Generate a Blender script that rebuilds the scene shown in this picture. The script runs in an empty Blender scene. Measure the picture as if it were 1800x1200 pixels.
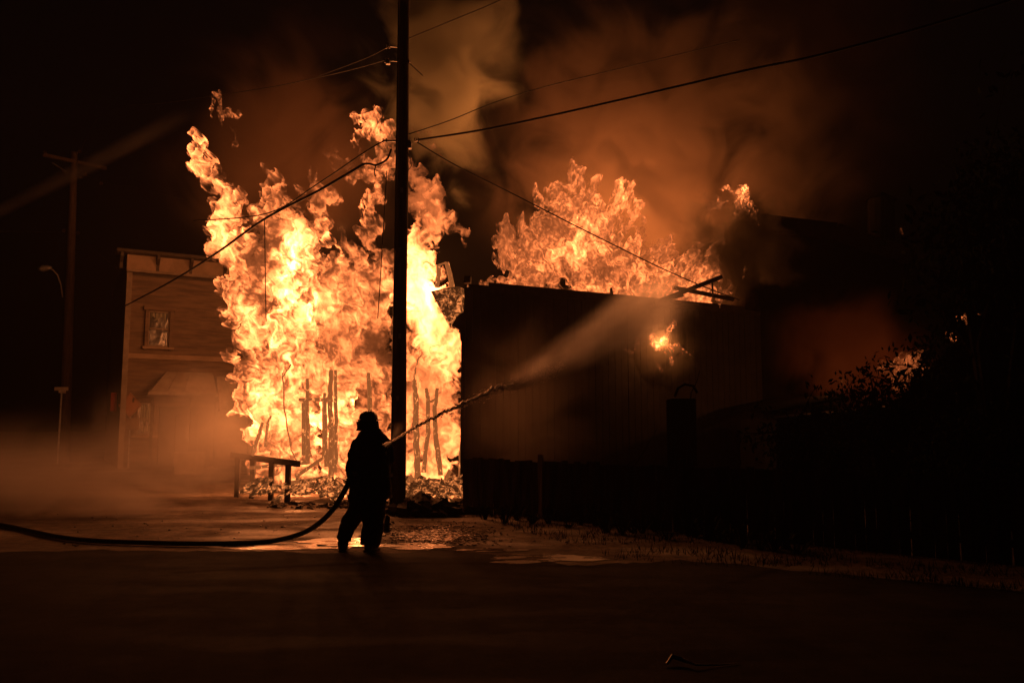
import bpy, bmesh, math, random
import numpy as np
from mathutils import Vector, Matrix, Euler, noise as mnoise
random.seed(11); np.random.seed(11)
SC = bpy.context.scene
COL = SC.collection
R = math.radians

# ---------------------------------------------------------------- camera
FPX, CX, CY = 1450.0, 900.0, 600.0
CAM = Vector((0, 0, 1.6)); PITCH = math.atan(155/1450.0)
cd = bpy.data.cameras.new('camera'); cam = bpy.data.objects.new('camera', cd); COL.objects.link(cam)
cd.sensor_width = 36; cd.lens = 36*FPX/1800.0; cd.clip_start = 0.05; cd.clip_end = 2000
cam.location = CAM; cam.rotation_euler = (math.pi/2+PITCH, 0, 0)
SC.camera = cam

# ---------------------------------------------------------------- world: night sky
w = bpy.data.worlds.new('World'); SC.world = w; w.use_nodes = True
nt = w.node_tree; nt.nodes.clear()
wo = nt.nodes.new('ShaderNodeOutputWorld'); bg = nt.nodes.new('ShaderNodeBackground')
sk = nt.nodes.new('ShaderNodeTexSky'); sk.sky_type = 'NISHITA'; sk.sun_disc = False
sk.sun_elevation = R(-4); sk.sun_rotation = R(200)
nt.links.new(sk.outputs[0], bg.inputs[0]); nt.links.new(bg.outputs[0], wo.inputs[0])
bg.inputs[1].default_value = 0.02
SC.view_settings.view_transform = 'Standard'; SC.view_settings.look = 'None'
SC.view_settings.gamma = 1; SC.view_settings.use_curve_mapping = False; SC.view_settings.exposure = 0
cy = SC.cycles
cy.max_bounces = 5; cy.diffuse_bounces = 2; cy.glossy_bounces = 3; cy.volume_bounces = 0
cy.transmission_bounces = 3; cy.transparent_max_bounces = 40
cy.use_denoising = True; cy.use_light_tree = True; cy.volume_max_steps = 200; cy.volume_step_rate = 1.0
cy.sample_clamp_indirect = 4.0; cy.caustics_reflective = False; cy.caustics_refractive = False

# ---------------------------------------------------------------- pixel -> place
cp, sp_ = math.cos(PITCH), math.sin(PITCH)
def ray(px, py):
    a, b = (px-CX)/FPX, (CY-py)/FPX
    return Vector((a, cp-b*sp_, sp_+b*cp))
def at(px, py, Y):
    d = ray(px, py); return CAM + d*(Y/d.y)
def gnd(px, py, z=0.0):
    d = ray(px, py); return CAM + d*((z-CAM.z)/d.z)

# ---------------------------------------------------------------- fire light (the flames' own light)
FIRE = (1.0, 0.29, 0.078)
def fire_lamp(px, py, Y, power, col=FIRE):
    l = bpy.data.lights.new('fire_glow', 'POINT'); l.energy = power; l.color = col; l.shadow_soft_size = 0.0
    o = bpy.data.objects.new('fire_glow', l); COL.objects.link(o); o.location = at(px, py, Y); return o
LP = 330.0
for (px, py, Y, k) in [(470,560,20.3,1.2),(455,700,20.2,1.2),(400,380,20.6,.8),(520,460,20.4,1.2),(560,640,20.4,1.3),(520,790,20.3,1.1),
                       (640,520,20.2,1.2),(655,300,20.4,.7),(640,760,20.3,1.1),(745,470,20.9,1.6),(765,620,20.6,1.2),(760,800,20.4,1.0),(600,400,21,.8),
                       (900,440,23.5,.7),(1000,400,24,1.0),(1080,440,24,1.0),(1180,470,24.5,.8),(1040,330,25,.5)]:
    fire_lamp(px, py, Y, LP*k)
fire_lamp(1300, 350, 25.2, 40); [fire_lamp(x, y, 24.95, 340) for x, y in ((1130,370),(1090,345),(1160,430),(1220,460),(1250,470),(960,430),(1000,340))]; fire_lamp(1590, 650, 19.8, 30); fire_lamp(1690, 575, 21, 12); fire_lamp(1162, 598, 20.7, 30)
fire_lamp(1480, 670, 19.7, 45)

# ---------------------------------------------------------------- helpers
def tag(o, label=None, cat=None, group=None, kind=None):
    if label: o['label'] = label
    if cat: o['category'] = cat
    if group: o['group'] = group
    if kind: o['kind'] = kind
    return o
def empty(name, loc=(0,0,0), rz=0.0):
    o = bpy.data.objects.new(name, None); COL.objects.link(o); o.location = loc; o.rotation_euler = (0,0,rz); return o
def link(name, me, mat=None, parent=None, loc=None):
    o = bpy.data.objects.new(name, me); COL.objects.link(o)
    if mat is not None and not me.materials: me.materials.append(mat)
    if parent is not None: o.parent = parent
    if loc is not None: o.location = loc
    return o
class MB:
    def __init__(s): s.v = []; s.f = []
    def add(s, vs, fs):
        n = len(s.v); s.v += [tuple(v) for v in vs]; s.f += [tuple(i+n for i in f) for f in fs]
    def box(s, c, size, rot=None, jit=0.0, taper=1.0):
        hx, hy, hz = size[0]/2, size[1]/2, size[2]/2
        vs = []
        for z in (-1, 1):
            t = taper if z > 0 else 1
            for x, y in ((-1,-1),(1,-1),(1,1),(-1,1)):
                v = Vector((x*hx*t, y*hy*t, z*hz))
                if jit: v += Vector((random.uniform(-jit,jit) for _ in range(3)))
                if rot is not None: v = rot @ v
                vs.append(v+Vector(c))
        s.add(vs, [(3,2,1,0),(4,5,6,7),(0,1,5,4),(1,2,6,5),(2,3,7,6),(3,0,4,7)]); return s
    def beam(s, a, b, wdt, dep=None, jit=0.0):
        a, b = Vector(a), Vector(b); d = b-a; L = d.length
        q = d.to_track_quat('Z', 'Y').to_matrix()
        return s.box((a+b)/2, (wdt, dep or wdt, L), q, jit)
    def tube(s, pts, rad, n=8, noise=0.0, cap=True):
        pts = [Vector(p) for p in pts]; m = len(pts)
        if not hasattr(rad, '__len__'): rad = [rad]*m
        vs = []; up = None
        for i, p in enumerate(pts):
            t = (pts[min(i+1,m-1)]-pts[max(i-1,0)]).normalized()
            if up is None: up = Vector((0,0,1)) if abs(t.z) < .9 else Vector((1,0,0))
            a = t.cross(up).normalized(); b = a.cross(t).normalized(); up = b
            for k in range(n):
                th = 2*math.pi*k/n; r = rad[i]
                if noise: r *= 1+noise*random.uniform(-1,1)
                vs.append(p+a*math.cos(th)*r+b*math.sin(th)*r)
        fs = [(i*n+k, i*n+(k+1)%n, (i+1)*n+(k+1)%n, (i+1)*n+k) for i in range(m-1) for k in range(n)]
        if cap: fs += [tuple(range(n-1,-1,-1)), tuple((m-1)*n+k for k in range(n))]
        s.add(vs, fs); return s
    def poly(s, pts, off):
        n = len(pts); pts = [Vector(p) for p in pts]; off = Vector(off)
        s.add(pts+[p+off for p in pts], [tuple(range(n-1,-1,-1)), tuple(range(n,2*n))]+[(i,(i+1)%n,(i+1)%n+n,i+n) for i in range(n)]); return s
    def mesh(s, name):
        me = bpy.data.meshes.new(name); me.from_pydata(s.v, [], s.f); me.update(); return me
    def build(s, name, mat, parent=None, smooth=False, bevel=0.0, loc=None):
        me = s.mesh(name)
        if smooth: me.polygons.foreach_set('use_smooth', [True]*len(me.polygons))
        o = link(name, me, mat, parent, loc)
        if bevel:
            b = o.modifiers.new('b','BEVEL'); b.width = bevel; b.segments = 1
        return o
def copy_tree(o, parent=None):
    c = o.copy(); COL.objects.link(c); c.parent = parent
    for ch in [x for x in bpy.data.objects if x.parent == o]: copy_tree(ch, c)
    return c

# ---------------------------------------------------------------- materials
class NT:
    def __init__(s, name, vol=False):
        s.m = bpy.data.materials.new(name); s.m.use_nodes = True; s.t = s.m.node_tree; s.t.nodes.clear()
        s.out = s.t.nodes.new('ShaderNodeOutputMaterial')
    def n(s, typ, **kw):
        nd = s.t.nodes.new('ShaderNode'+typ)
        for k, v in kw.items():
            if hasattr(nd, k): setattr(nd, k, v)
        return nd
    def l(s, a, b): s.t.links.new(a, b)
    def set(s, sock, v):
        if hasattr(v, 'is_linked') or isinstance(v, bpy.types.NodeSocket): s.l(v, sock)
        else: sock.default_value = v
    def math(s, op, a, b=None, c=None, clamp=False):
        nd = s.n('Math', operation=op); nd.use_clamp = clamp
        s.set(nd.inputs[0], a)
        if b is not None: s.set(nd.inputs[1], b)
        if c is not None: s.set(nd.inputs[2], c)
        return nd.outputs[0]
    def mapr(s, v, a, b, c=0.0, d=1.0, smooth=True):
        nd = s.n('MapRange'); nd.interpolation_type = 'SMOOTHSTEP' if smooth else 'LINEAR'
        s.set(nd.inputs[0], v)
        for i, x in enumerate((a,b,c,d)): s.set(nd.inputs[i+1], x)
        return nd.outputs[0]
    def pos(s, scale=(1,1,1), loc=(0,0,0)):
        g = s.n('NewGeometry'); mp = s.n('Mapping'); mp.inputs[1].default_value = loc; mp.inputs[3].default_value = scale
        s.l(g.outputs['Position'], mp.inputs[0]); return mp.outputs[0]
    def noise(s, vec, scale, detail=3, rough=.55, dist=0.0):
        nd = s.n('TexNoise'); s.l(vec, nd.inputs['Vector']); nd.inputs['Scale'].default_value = scale
        nd.inputs['Detail'].default_value = detail; nd.inputs['Roughness'].default_value = rough; nd.inputs['Distortion'].default_value = dist
        return nd.outputs[0]
    def mix(s, f, a, b):
        nd = s.n('Mix', data_type='RGBA'); s.set(nd.inputs[0], f); s.set(nd.inputs[6], a); s.set(nd.inputs[7], b); return nd.outputs[2]
def c4(c): return (c[0], c[1], c[2], 1)
def surf(name, c1, c2=None, rough=.8, scale=4, bump=.3, bscale=30, stretch=(1,1,1), rvar=0.0, metallic=0, dist=.01):
    t = NT(name); b = t.n('BsdfPrincipled'); p = t.pos(stretch)
    c2 = c2 or tuple(x*.6 for x in c1)
    f = t.mapr(t.noise(p, scale, 5, .6), .3, .7)
    t.l(t.mix(f, c4(c1), c4(c2)), b.inputs['Base Color'])
    if rvar: t.l(t.mapr(t.noise(p, scale*.7, 3), .3, .7, rough-rvar, rough+rvar), b.inputs['Roughness'])
    else: b.inputs['Roughness'].default_value = rough
    b.inputs['Metallic'].default_value = metallic
    if 'leaf' in name or 'fence' in name or 'soot' in name or 'shingle' in name: b.inputs['Specular IOR Level'].default_value = 0
    if bump:
        bp = t.n('Bump'); bp.inputs['Strength'].default_value = bump; bp.inputs['Distance'].default_value = dist
        t.l(t.noise(p, bscale, 4), bp.inputs['Height']); t.l(bp.outputs[0], b.inputs['Normal'])
    t.l(b.outputs[0], t.out.inputs[0]); return t.m
M = {}
M['wood_pole'] = surf('pole_wood', (.10,.065,.045), (.05,.033,.025), .9, 3, .6, 12, (6,6,.5))
M['char'] = surf('charred_wood', (.035,.022,.016), (.012,.01,.009), .85, 8, .8, 20)
M['siding'] = surf('old_siding', (.20,.145,.10), (.11,.08,.06), .8, 2, .4, 20, (.5,.5,4))
M['trim'] = surf('pale_trim', (.27,.22,.17), (.18,.145,.11), .7, 3, .2, 20)
M['frieze'] = surf('frieze_paint', (.34,.25,.18), (.24,.18,.12), .75, 2, .2, 20)
M['darktrim'] = surf('dark_trim', (.06,.045,.035), (.04,.03,.02), .7)
M['canvas'] = surf('awning_canvas', (.40,.33,.26), (.26,.21,.16), .85, 1.5, .3, 12)
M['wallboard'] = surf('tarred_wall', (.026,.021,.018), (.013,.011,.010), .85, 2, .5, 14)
M['fence'] = surf('fence_board', (.045,.032,.024), (.02,.016,.012), .9, 3, .5, 16, (3,3,.4))
M['fence2'] = surf('pale_fence_board', (.13,.10,.07), (.09,.07,.05), .9, 3, .5, 16, (3,3,.4))
M['wire'] = surf('black_cable', (.006,.005,.005), rough=.8, bump=0)
M['metal'] = surf('grey_metal', (.25,.25,.25), (.18,.18,.18), .5, 6, .1, 30, metallic=.7)
M['post'] = surf('galvanised_post', (.42,.42,.42), (.3,.3,.3), .55, 6, .1, 30, metallic=.3)
M['ceramic'] = surf('brown_insulator', (.06,.035,.025), rough=.3, bump=0)
M['signface'] = surf('sign_orange', (.50,.26,.15), (.36,.2,.12), .5, 2, .05)
M['signback'] = surf('sign_pale', (.50,.45,.38), (.4,.35,.3), .5, 2, .05)
M['signred'] = surf('sign_red', (.55,.06,.04), (.4,.05,.03), .5, 2, .05)
M['coat'] = surf('bunker_coat_cloth', (.035,.028,.02), (.02,.017,.014), .9, 6, .5, 14, dist=.02)
M['rubber'] = surf('black_rubber', (.015,.015,.015), rough=.45, bump=.1)
M['helmet'] = surf('helmet_shell', (.03,.02,.018), rough=.4, bump=.05)
M['glove'] = surf('glove_leather', (.06,.045,.03), rough=.7, bump=.3)
M['skin'] = surf('skin', (.45,.27,.2), (.4,.23,.17), .55, 6, .1)
M['stripe'] = surf('dull_reflective_band', (.09,.09,.07), rough=.6, bump=0)
M['hose'] = surf('hose_jacket', (.03,.025,.02), (.02,.016,.013), .7, 10, .4, 120)
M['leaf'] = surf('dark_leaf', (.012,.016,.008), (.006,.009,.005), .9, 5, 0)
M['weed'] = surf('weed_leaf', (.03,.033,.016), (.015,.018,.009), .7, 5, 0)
M['bark'] = surf('soot_dark_bark', (.014,.011,.009), rough=.95, bump=.6)  # bark colour darkened so firelit trunks stay dark
M['shingle'] = surf('roof_shingle', (.014,.012,.011), (.008,.008,.007), .8, 3, .3)
M['brick'] = surf('sooty_brick', (.02,.012,.01), (.012,.008,.007), .85, 8, .4)  # dark brick tone without specular
M['soot'] = surf('soot_black', (.006,.005,.004), (.003,.003,.003), .95, 5, .2)  # near-black, no specular, so firelit faces stay dark
M['rock'] = surf('wet_stone', (.16,.13,.1), (.08,.065,.05), .35, 8, .3)

def glass_mat():
    t = NT('window_glass'); b = t.n('BsdfPrincipled'); b.inputs['Base Color'].default_value = (.03,.035,.035,1)
    b.inputs['Roughness'].default_value = .12; b.inputs['Specular IOR Level'].default_value = .35
    bp = t.n('Bump'); bp.inputs['Strength'].default_value = .25; bp.inputs['Distance'].default_value = .05
    t.l(t.noise(t.pos(), 3, 2), bp.inputs['Height']); t.l(bp.outputs[0], b.inputs['Normal'])
    t.l(b.outputs[0], t.out.inputs[0]); return t.m
M['glass'] = glass_mat()
M['curtain'] = surf('pale_curtain', (.34,.34,.26), (.16,.17,.13), .9, 3, .2, 8, (5,5,1))

def ember_mat():
    t = NT('burning_char'); b = t.n('BsdfPrincipled'); b.inputs['Base Color'].default_value = (.015,.01,.01,1); b.inputs['Roughness'].default_value = .9
    p = t.pos()
    f = t.mapr(t.noise(p, 7, 6, .75, .5), .47, .75)
    b.inputs['Emission Color'].default_value = (.95,.27,.07,1)
    t.l(t.math('ADD', t.math('MULTIPLY', f, 2.4), .06), b.inputs['Emission Strength'])
    t.l(b.outputs[0], t.out.inputs[0]); t.m.cycles.emission_sampling = 'NONE'; return t.m
M['ember'] = ember_mat()
def ember2():
    t = NT('smouldering_wood_glare'); b = t.n('BsdfPrincipled'); b.inputs['Base Color'].default_value = (.02,.014,.012,1); b.inputs['Roughness'].default_value = .9
    f = t.mapr(t.noise(t.pos((1,1,.6)), 14, 4, .7, .4), .56, .70)
    b.inputs['Emission Color'].default_value = (.95,.27,.07,1)
    e = t.math('ADD', t.math('MULTIPLY', f, 1.5), .32)  # even emission floor puts flame glare on the timbers; the patches smoulder
    t.l(e, b.inputs['Emission Strength'])
    t.l(b.outputs[0], t.out.inputs[0]); t.m.cycles.emission_sampling = 'NONE'; return t.m
M['smoulder_glare'] = ember2()

# ---------------------------------------------------------------- ground
def ground_mat():
    t = NT('dirt_and_gravel'); b = t.n('BsdfPrincipled'); p = t.pos()
    n1 = t.mapr(t.noise(p, .5, 5, .6), .35, .65); n2 = t.mapr(t.noise(p, 5, 8, .8), .42, .62)
    c = t.mix(n1, (.07,.05,.037,1), (.15,.108,.078,1)); c = t.mix(t.math('MULTIPLY', n2, .85), c, (.022,.016,.012,1))
    t.l(c, b.inputs['Base Color'])
    wet = t.mapr(t.noise(t.pos((.5,1.3,1)), .8, 4, .6), .42, .62)
    t.l(t.mapr(wet, 0, 1, .95, .5, False), b.inputs['Roughness']); b.inputs['Specular IOR Level'].default_value = .3
    bp = t.n('Bump'); bp.inputs['Strength'].default_value = .9; bp.inputs['Distance'].default_value = .05
    t.l(t.noise(p, 11, 8, .8), bp.inputs['Height']); t.l(bp.outputs[0], b.inputs['Normal'])
    t.l(b.outputs[0], t.out.inputs[0]); return t.m
def asphalt_mat():
    t = NT('wet_asphalt'); b = t.n('BsdfPrincipled'); p = t.pos()
    n1 = t.mapr(t.noise(p, 2.5, 8, .75), .35, .65)
    t.l(t.mix(n1, (.004,.0038,.0035,1), (.014,.013,.012,1)), b.inputs['Base Color'])
    wet = t.mapr(t.noise(t.pos((.35,1.6,1)), .9, 5, .6), .45, .6)
    t.l(t.mapr(wet, 0, 1, 1, .9, False), b.inputs['Roughness'])
    b.inputs['Specular IOR Level'].default_value = .06
    bp = t.n('Bump'); bp.inputs['Strength'].default_value = .7; bp.inputs['Distance'].default_value = .012
    t.l(t.noise(p, 60, 4, .7), bp.inputs['Height']); t.l(bp.outputs[0], b.inputs['Normal'])
    t.l(b.outputs[0], t.out.inputs[0]); return t.m
def puddle_mat():
    t = NT('puddle_water'); b = t.n('BsdfPrincipled'); b.inputs['Base Color'].default_value = (.10,.07,.05,1)
    t.l(t.mapr(t.noise(t.pos((1,3,1)), 2, 4), .4, .6, .16, .42), b.inputs['Roughness'])
    bp = t.n('Bump'); bp.inputs['Strength'].default_value = .5; bp.inputs['Distance'].default_value = .03
    t.l(t.noise(t.pos((1,2.5,1)), 5, 4, .6), bp.inputs['Height']); t.l(bp.outputs[0], b.inputs['Normal'])
    t.l(b.outputs[0], t.out.inputs[0]); return t.m
gm = MB(); gm.add([(-400,-60,0),(400,-60,0),(400,700,0),(-400,700,0)], [(0,1,2,3)])
tag(gm.build('ground', ground_mat()), kind='structure')
# asphalt street in front: far edge runs ragged from the left to the verge on the right
edge_px = [(-900,985),(-400,975),(0,968),(300,967),(520,969),(640,972),(760,966),(860,972),(1000,992),(1200,985),(1400,1000),(1700,1030),(2300,1090)]
ed = []
for (a, b), (c, d) in zip(edge_px[:-1], edge_px[1:]):
    for i in range(14):
        f = i/14; x, y = a+(c-a)*f, b+(d-b)*f
        g = gnd(x, y, .004); g.y += .25*mnoise.noise(Vector((g.x*1.7, 3, 0)))+.1*mnoise.noise(Vector((g.x*7, 9, 0))); ed.append(g)
sm = MB(); n = len(ed); sm.add([(p.x,p.y,.004) for p in ed]+[(p.x*3, -50, .004) for p in ed], [(i,i+n,i+n+1,i+1) for i in range(n-1)])
tag(sm.build('street', asphalt_mat()), kind='structure')
pm = puddle_mat()
def puddle(name, px, py, rx, ry, seed, z=.009):
    c = gnd(px, py, z); sx = (gnd(px+rx, py, z)-c).x; sy = abs((gnd(px, py-ry, z)-c).y)
    vs = [(c.x,c.y,z)]; k = 64
    for i in range(k):
        th = 2*math.pi*i/k; r = 1+.55*mnoise.fractal(Vector((math.cos(th)*1.3+seed, math.sin(th)*1.3, seed)), .8, 2.2, 5)
        vs.append((c.x+math.cos(th)*sx*r, c.y+math.sin(th)*sy*r, z))
    mb = MB(); mb.add(vs, [(0,i+1,(i+1)%k+1) for i in range(k)]); return mb.build(name, pm)
for i, (px, py, rx, ry, lab) in enumerate([
    (500,961,110,4,'long thin bright puddle on the asphalt under the hose beside the firefighter'),
    (590,952,70,6,'shining wet patch on the road around the firefighter boots'),
    (730,958,60,5,'small wet patch on the road just right of the boots'),
    (960,981,110,7,'wide flat puddle at the road edge right of the firefighter'),
    (760,940,55,8,'rippled puddle full of gravel below the burning doorway'),
    (860,966,60,3,'narrow streak of water between the two puddles on the verge')]):
    tag(puddle('puddle', px, py, rx, ry, i*3.7+1), lab, 'puddle', 'puddles on the wet road')

# ---------------------------------------------------------------- numpy noise for the flames
_rng = np.random.RandomState(5)
_perm = _rng.permutation(4096).astype(np.int64); _g = _rng.rand(4096)*2*np.pi
_gx, _gy = np.cos(_g), np.sin(_g)
def perlin(x, y, seed=0):
    xi = np.floor(x).astype(np.int64); yi = np.floor(y).astype(np.int64); fx = x-xi; fy = y-yi
    def gr(ix, iy, dx, dy):
        h = _perm[(_perm[(ix+seed*131) & 4095]+iy*7+seed*17) & 4095]; return _gx[h]*dx+_gy[h]*dy
    u = fx*fx*fx*(fx*(fx*6-15)+10); v = fy*fy*fy*(fy*(fy*6-15)+10)
    a = gr(xi,yi,fx,fy); b = gr(xi+1,yi,fx-1,fy); c = gr(xi,yi+1,fx,fy-1); d = gr(xi+1,yi+1,fx-1,fy-1)
    return ((a*(1-u)+b*u)*(1-v)+(c*(1-u)+d*u)*v)*1.5
def fbm(x, y, octv, seed=0, gain=.5):
    s = 0; a = 1; t = 0
    for i in range(octv):
        s = s+a*perlin(x, y, seed+i*3); t += a*a; a *= gain; x = x*2.03+7.1; y = y*2.03-3.3
    return s/math.sqrt(t)
def ridged(x, y, octv, seed=0, gain=.55):
    s = 0; a = 1; t = 0
    for i in range(octv):
        s = s+a*(1-2*np.abs(perlin(x, y, seed+i*3))); t += a; a *= gain; x = x*2.03+1.7; y = y*2.03+5.3
    return s/t
def sstep(a, b, x):
    t = np.clip((x-a)/(b-a), 0, 1); return t*t*(3-2*t)

def flame_mat():
    t = NT('flame'); 
    ah = t.n('Attribute', attribute_name='blaze'); aa = t.n('Attribute', attribute_name='cover')
    p = t.pos((1,1,.35))
    n = t.noise(p, 8, 4, .6, .2)
    k = t.math('MULTIPLY', ah.outputs['Fac'], t.mapr(n, .3, .7, .85, 1.2, False))
    em = t.n('Emission'); em.inputs[0].default_value = (.95,.215,.056,1); t.l(k, em.inputs[1])
    tr = t.n('BsdfTransparent'); mx = t.n('MixShader')
    t.l(aa.outputs['Fac'], mx.inputs[0]); t.l(tr.outputs[0], mx.inputs[1]); t.l(em.outputs[0], mx.inputs[2])
    t.l(mx.outputs[0], t.out.inputs[0]); t.m.cycles.emission_sampling = 'NONE'; return t.m
FM = flame_mat()

def biggest(keep, solo):
    lab = np.where(keep, np.arange(1, keep.size+1).reshape(keep.shape), 0)
    while True:   # flood the largest number through each island
        o = lab.copy()
        for ax in (0, 1):
            for sh in (1, -1):
                r = np.roll(lab, sh, ax)
                if ax == 0: r[0 if sh == 1 else -1] = 0
                else: r[:, 0 if sh == 1 else -1] = 0
                lab = np.where(keep, np.maximum(lab, r), 0)
        for ax in (0, 1):   # fast sweeps
            pass
        if (lab == o).all(): break
    u, n = np.unique(lab[lab > 0], return_counts=True)
    if len(u) == 0: return keep
    big = u[n == n.max()][:1] if solo else u[n > 40]
    return np.isin(lab, big)
def flame_body(name, caps, Y, seed, step=1.9, rag=12, swirl=8, fil=(20,95), thick=.5, gain=1.0, cover=.8, contrast=1.3, holes=(), parent=None, both=True, lean=0.0, solo=False):
    """A body of flame as a closed, billowing double shell.  caps: (px,py,radius,heat) along the tongues of the fire."""
    c = np.array([q[:4] for q in caps], float)
    x0, x1 = (c[:,0]-c[:,2]).min()-45, (c[:,0]+c[:,2]).max()+45
    y0, y1 = (c[:,1]-c[:,2]).min()-60, (c[:,1]+c[:,2]).max()+30
    X, Z = np.meshgrid(np.arange(x0, x1, step), np.arange(y0, y1, step))
    shells = []
    s = 22.0
    # domain warp: swirls
    def warp(X, Z, amp, sc, sd):
        e = .01
        p0 = fbm(X/sc, Z/(sc*1.3), 3, sd); px_ = fbm(X/sc+e, Z/(sc*1.3), 3, sd); pz_ = fbm(X/sc, Z/(sc*1.3)+e, 3, sd)
        return X+amp*(pz_-p0)/e, Z-amp*(px_-p0)/e
    W, V = warp(X, Z, swirl, 90, seed); W, V = warp(W, V, swirl*.45, 38, seed+21); W, V = warp(W, V, swirl*.2, 14, seed+33)
    D = np.full(X.shape, -1e3); HW = np.zeros(X.shape); HS = np.zeros(X.shape)
    for (a, b, r, h) in c:
        d = np.hypot(W-a, (V-b)*.85)
        D = np.maximum(D, r-d)
        wgt = np.exp(-(d/(r*.65))**2)+1e-12; HW += wgt; HS += wgt*math.log(h)
    B = np.exp(HS/HW)
    for (a, b, r) in holes:
        d = np.hypot(W-a, (V-b)*.8); D = np.minimum(D, d-r)
    n = fbm(W/26, V/46, 6, seed+5, .62)
    n2 = ridged(W/9, V/15, 4, seed+7, .6)
    Dn = D + rag*n*.9 - 2 - (.8-n2)*rag*.55*(1-sstep(0, 34, D))
    obs = []
    for side in ((0,1) if both else (0,)):
        sd = seed+50*side
        W2, V2 = warp(X, Z, swirl*1.5, 80, sd+2); W2, V2 = warp(W2, V2, swirl*.24, 32, sd+9)
        f1 = fbm(W2/fil[0], V2/fil[1], 5, sd+11, .46)
        f2 = ridged(W2/(fil[0]*1.9), V2/(fil[1]*1.1), 4, sd+12)
        f3 = fbm(W/60, V/95, 2, sd+13)
        q_ = contrast*(.92*f1+.30*(f2-.33)+1.15*f3)+.10
        heat = .66+.25*np.tanh(q_)+B*np.exp(1.3*q_)*.85*sstep(-.35, .7, q_+.35*np.log(B))
        heat *= .6+.4*sstep(0, 14, Dn)
        cov = (.7*sstep(-2, 20, Dn+10*f1)+.3*sstep(4, 34, Dn))*np.clip(cover*(.8+.35*f3+.2*f1), .15, .98)
        bd = np.clip(Dn, 0, 60)/60
        t = thick*np.sqrt(bd*(2-bd))
        dep = (-t if side == 0 else t) + .12*thick*f3*(bd>0)
        keep = Dn > -3
        cell = keep[:-1,:-1] & keep[1:,:-1] & keep[:-1,1:] & keep[1:,1:]
        cell = biggest(cell, solo); keep = np.zeros_like(keep)
        for i_ in (0,1):
            for j_ in (0,1): keep[i_:keep.shape[0]-1+i_, j_:keep.shape[1]-1+j_] |= cell
        idx = -np.ones(X.shape, int); idx[keep] = np.arange(keep.sum())
        a_, b_ = (X[keep]-CX)/FPX, (CY-Z[keep])/FPX
        dy = cp-b_*sp_; dz = sp_+b_*cp
        # every point gets its own distance; the body leans with height
        xw = a_*(Y/dy); zw = CAM.z+dz*(Y/dy)
        yw = Y + dep[keep] + lean*(zw)
        co = np.stack([xw, yw, zw], 1)
        q = np.stack([idx[:-1,:-1], idx[:-1,1:], idx[1:,1:], idx[1:,:-1]], -1).reshape(-1,4)
        q = q[(q >= 0).all(1)]
        shells.append((co, q, heat[keep]*gain, cov[keep]))
    off = 0; cs=[]; qs=[]; hs=[]; vs=[]
    for co, q, h, v in shells:
        cs.append(co); qs.append(q+off); hs.append(h); vs.append(v); off += len(co)
    co = np.concatenate(cs); q = np.concatenate(qs); h = np.concatenate(hs); v = np.concatenate(vs)
    me = bpy.data.meshes.new(name)
    me.vertices.add(len(co)); me.vertices.foreach_set('co', co.astype(np.float32).ravel())
    me.loops.add(len(q)*4); me.loops.foreach_set('vertex_index', q.astype(np.int32).ravel())
    me.polygons.add(len(q)); me.polygons.foreach_set('loop_start', np.arange(0, len(q)*4, 4, dtype=np.int32))
    me.update(calc_edges=True)
    for nm, arr in (('blaze', h), ('cover', v)):
        at_ = me.attributes.new(nm, 'FLOAT', 'POINT'); at_.data.foreach_set('value', arr.astype(np.float32))
    return link(name, me, FM, parent)
def line(*pts, n=None):
    """interpolated capsules between (x,y,r,h) points"""
    out = []
    for a, b in zip(pts[:-1], pts[1:]):
        k = max(2, int(math.hypot(b[0]-a[0], b[1]-a[1])/max(6, .45*min(a[2], b[2]))))
        for i in range(k):
            f = i/k; out.append(tuple(a[j]+(b[j]-a[j])*f for j in range(4)))
    out.append(pts[-1]); return out

# main blaze: left column, middle column, right of the pole
left = line((358,240,8,1.2),(346,280,20,2.4),(372,308,26,2.6),(385,345,32,1.8),(398,385,38,2.6),(420,430,40,1.6),(435,480,44,1.4),(444,540,42,1.9),(444,600,42,2.4),(448,650,38,2.5),(462,710,42,2.2),(470,770,40,2.6),(480,815,34,2.2))
left += line((395,300,16,.8),(405,330,12,.6)) + line((440,655,20,1.6),(415,662,14,1.6),(398,664,9,1.2)) + line((372,425,8,.8),(392,438,14,1.0))
mid = line((562,325,18,.6),(562,370,34,1.1),(548,420,46,2.0),(520,480,46,5.0),(508,530,44,4.6),(500,590,50,2.4),(510,650,60,2.2),(505,720,60,2.4),(515,790,60,3.0),(520,830,46,3.0))
mid += line((480,320,18,.45),(484,350,28,.6),(485,400,36,.8),(480,440,40,.9),(480,500,40,1.0)) + line((590,470,40,1.0),(590,560,60,1.1),(590,640,60,1.4),(600,720,46,3.2),(612,780,44,4.0),(600,840,34,2.4))
right = line((622,242,12,1.0),(645,224,24,3.4),(672,220,26,3.4),(682,250,22,1.8),(664,290,22,1.1),(655,330,19,2.4),(655,375,22,2.0),(668,420,26,1.6),(660,470,38,1.3),(640,530,62,1.4),(640,600,64,1.3),(645,680,62,1.3),(650,760,58,1.6),(660,830,46,2.0))
right += line((575,262,9,.25),(590,285,12,.35),(610,300,14,.45)) + line((610,450,26,.9),(625,500,40,1.1))
far = line((728,300,20,.35),(738,340,34,.6),(762,378,36,.9),(790,388,26,1.0),(808,400,14,.9),(808,425,9,.7)) + line((745,400,30,2.5),(735,450,36,6.5),(738,500,42,8.0),(745,560,46,4.5),(775,610,44,4.0),(786,650,36,3.0))
far += line((745,660,36,1.1),(768,720,50,.95),(772,780,50,1.8),(768,835,42,4.6),(765,860,22,2.0)) + line((715,600,26,1.6),(715,720,26,1.2),(720,840,26,2.0))
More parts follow.
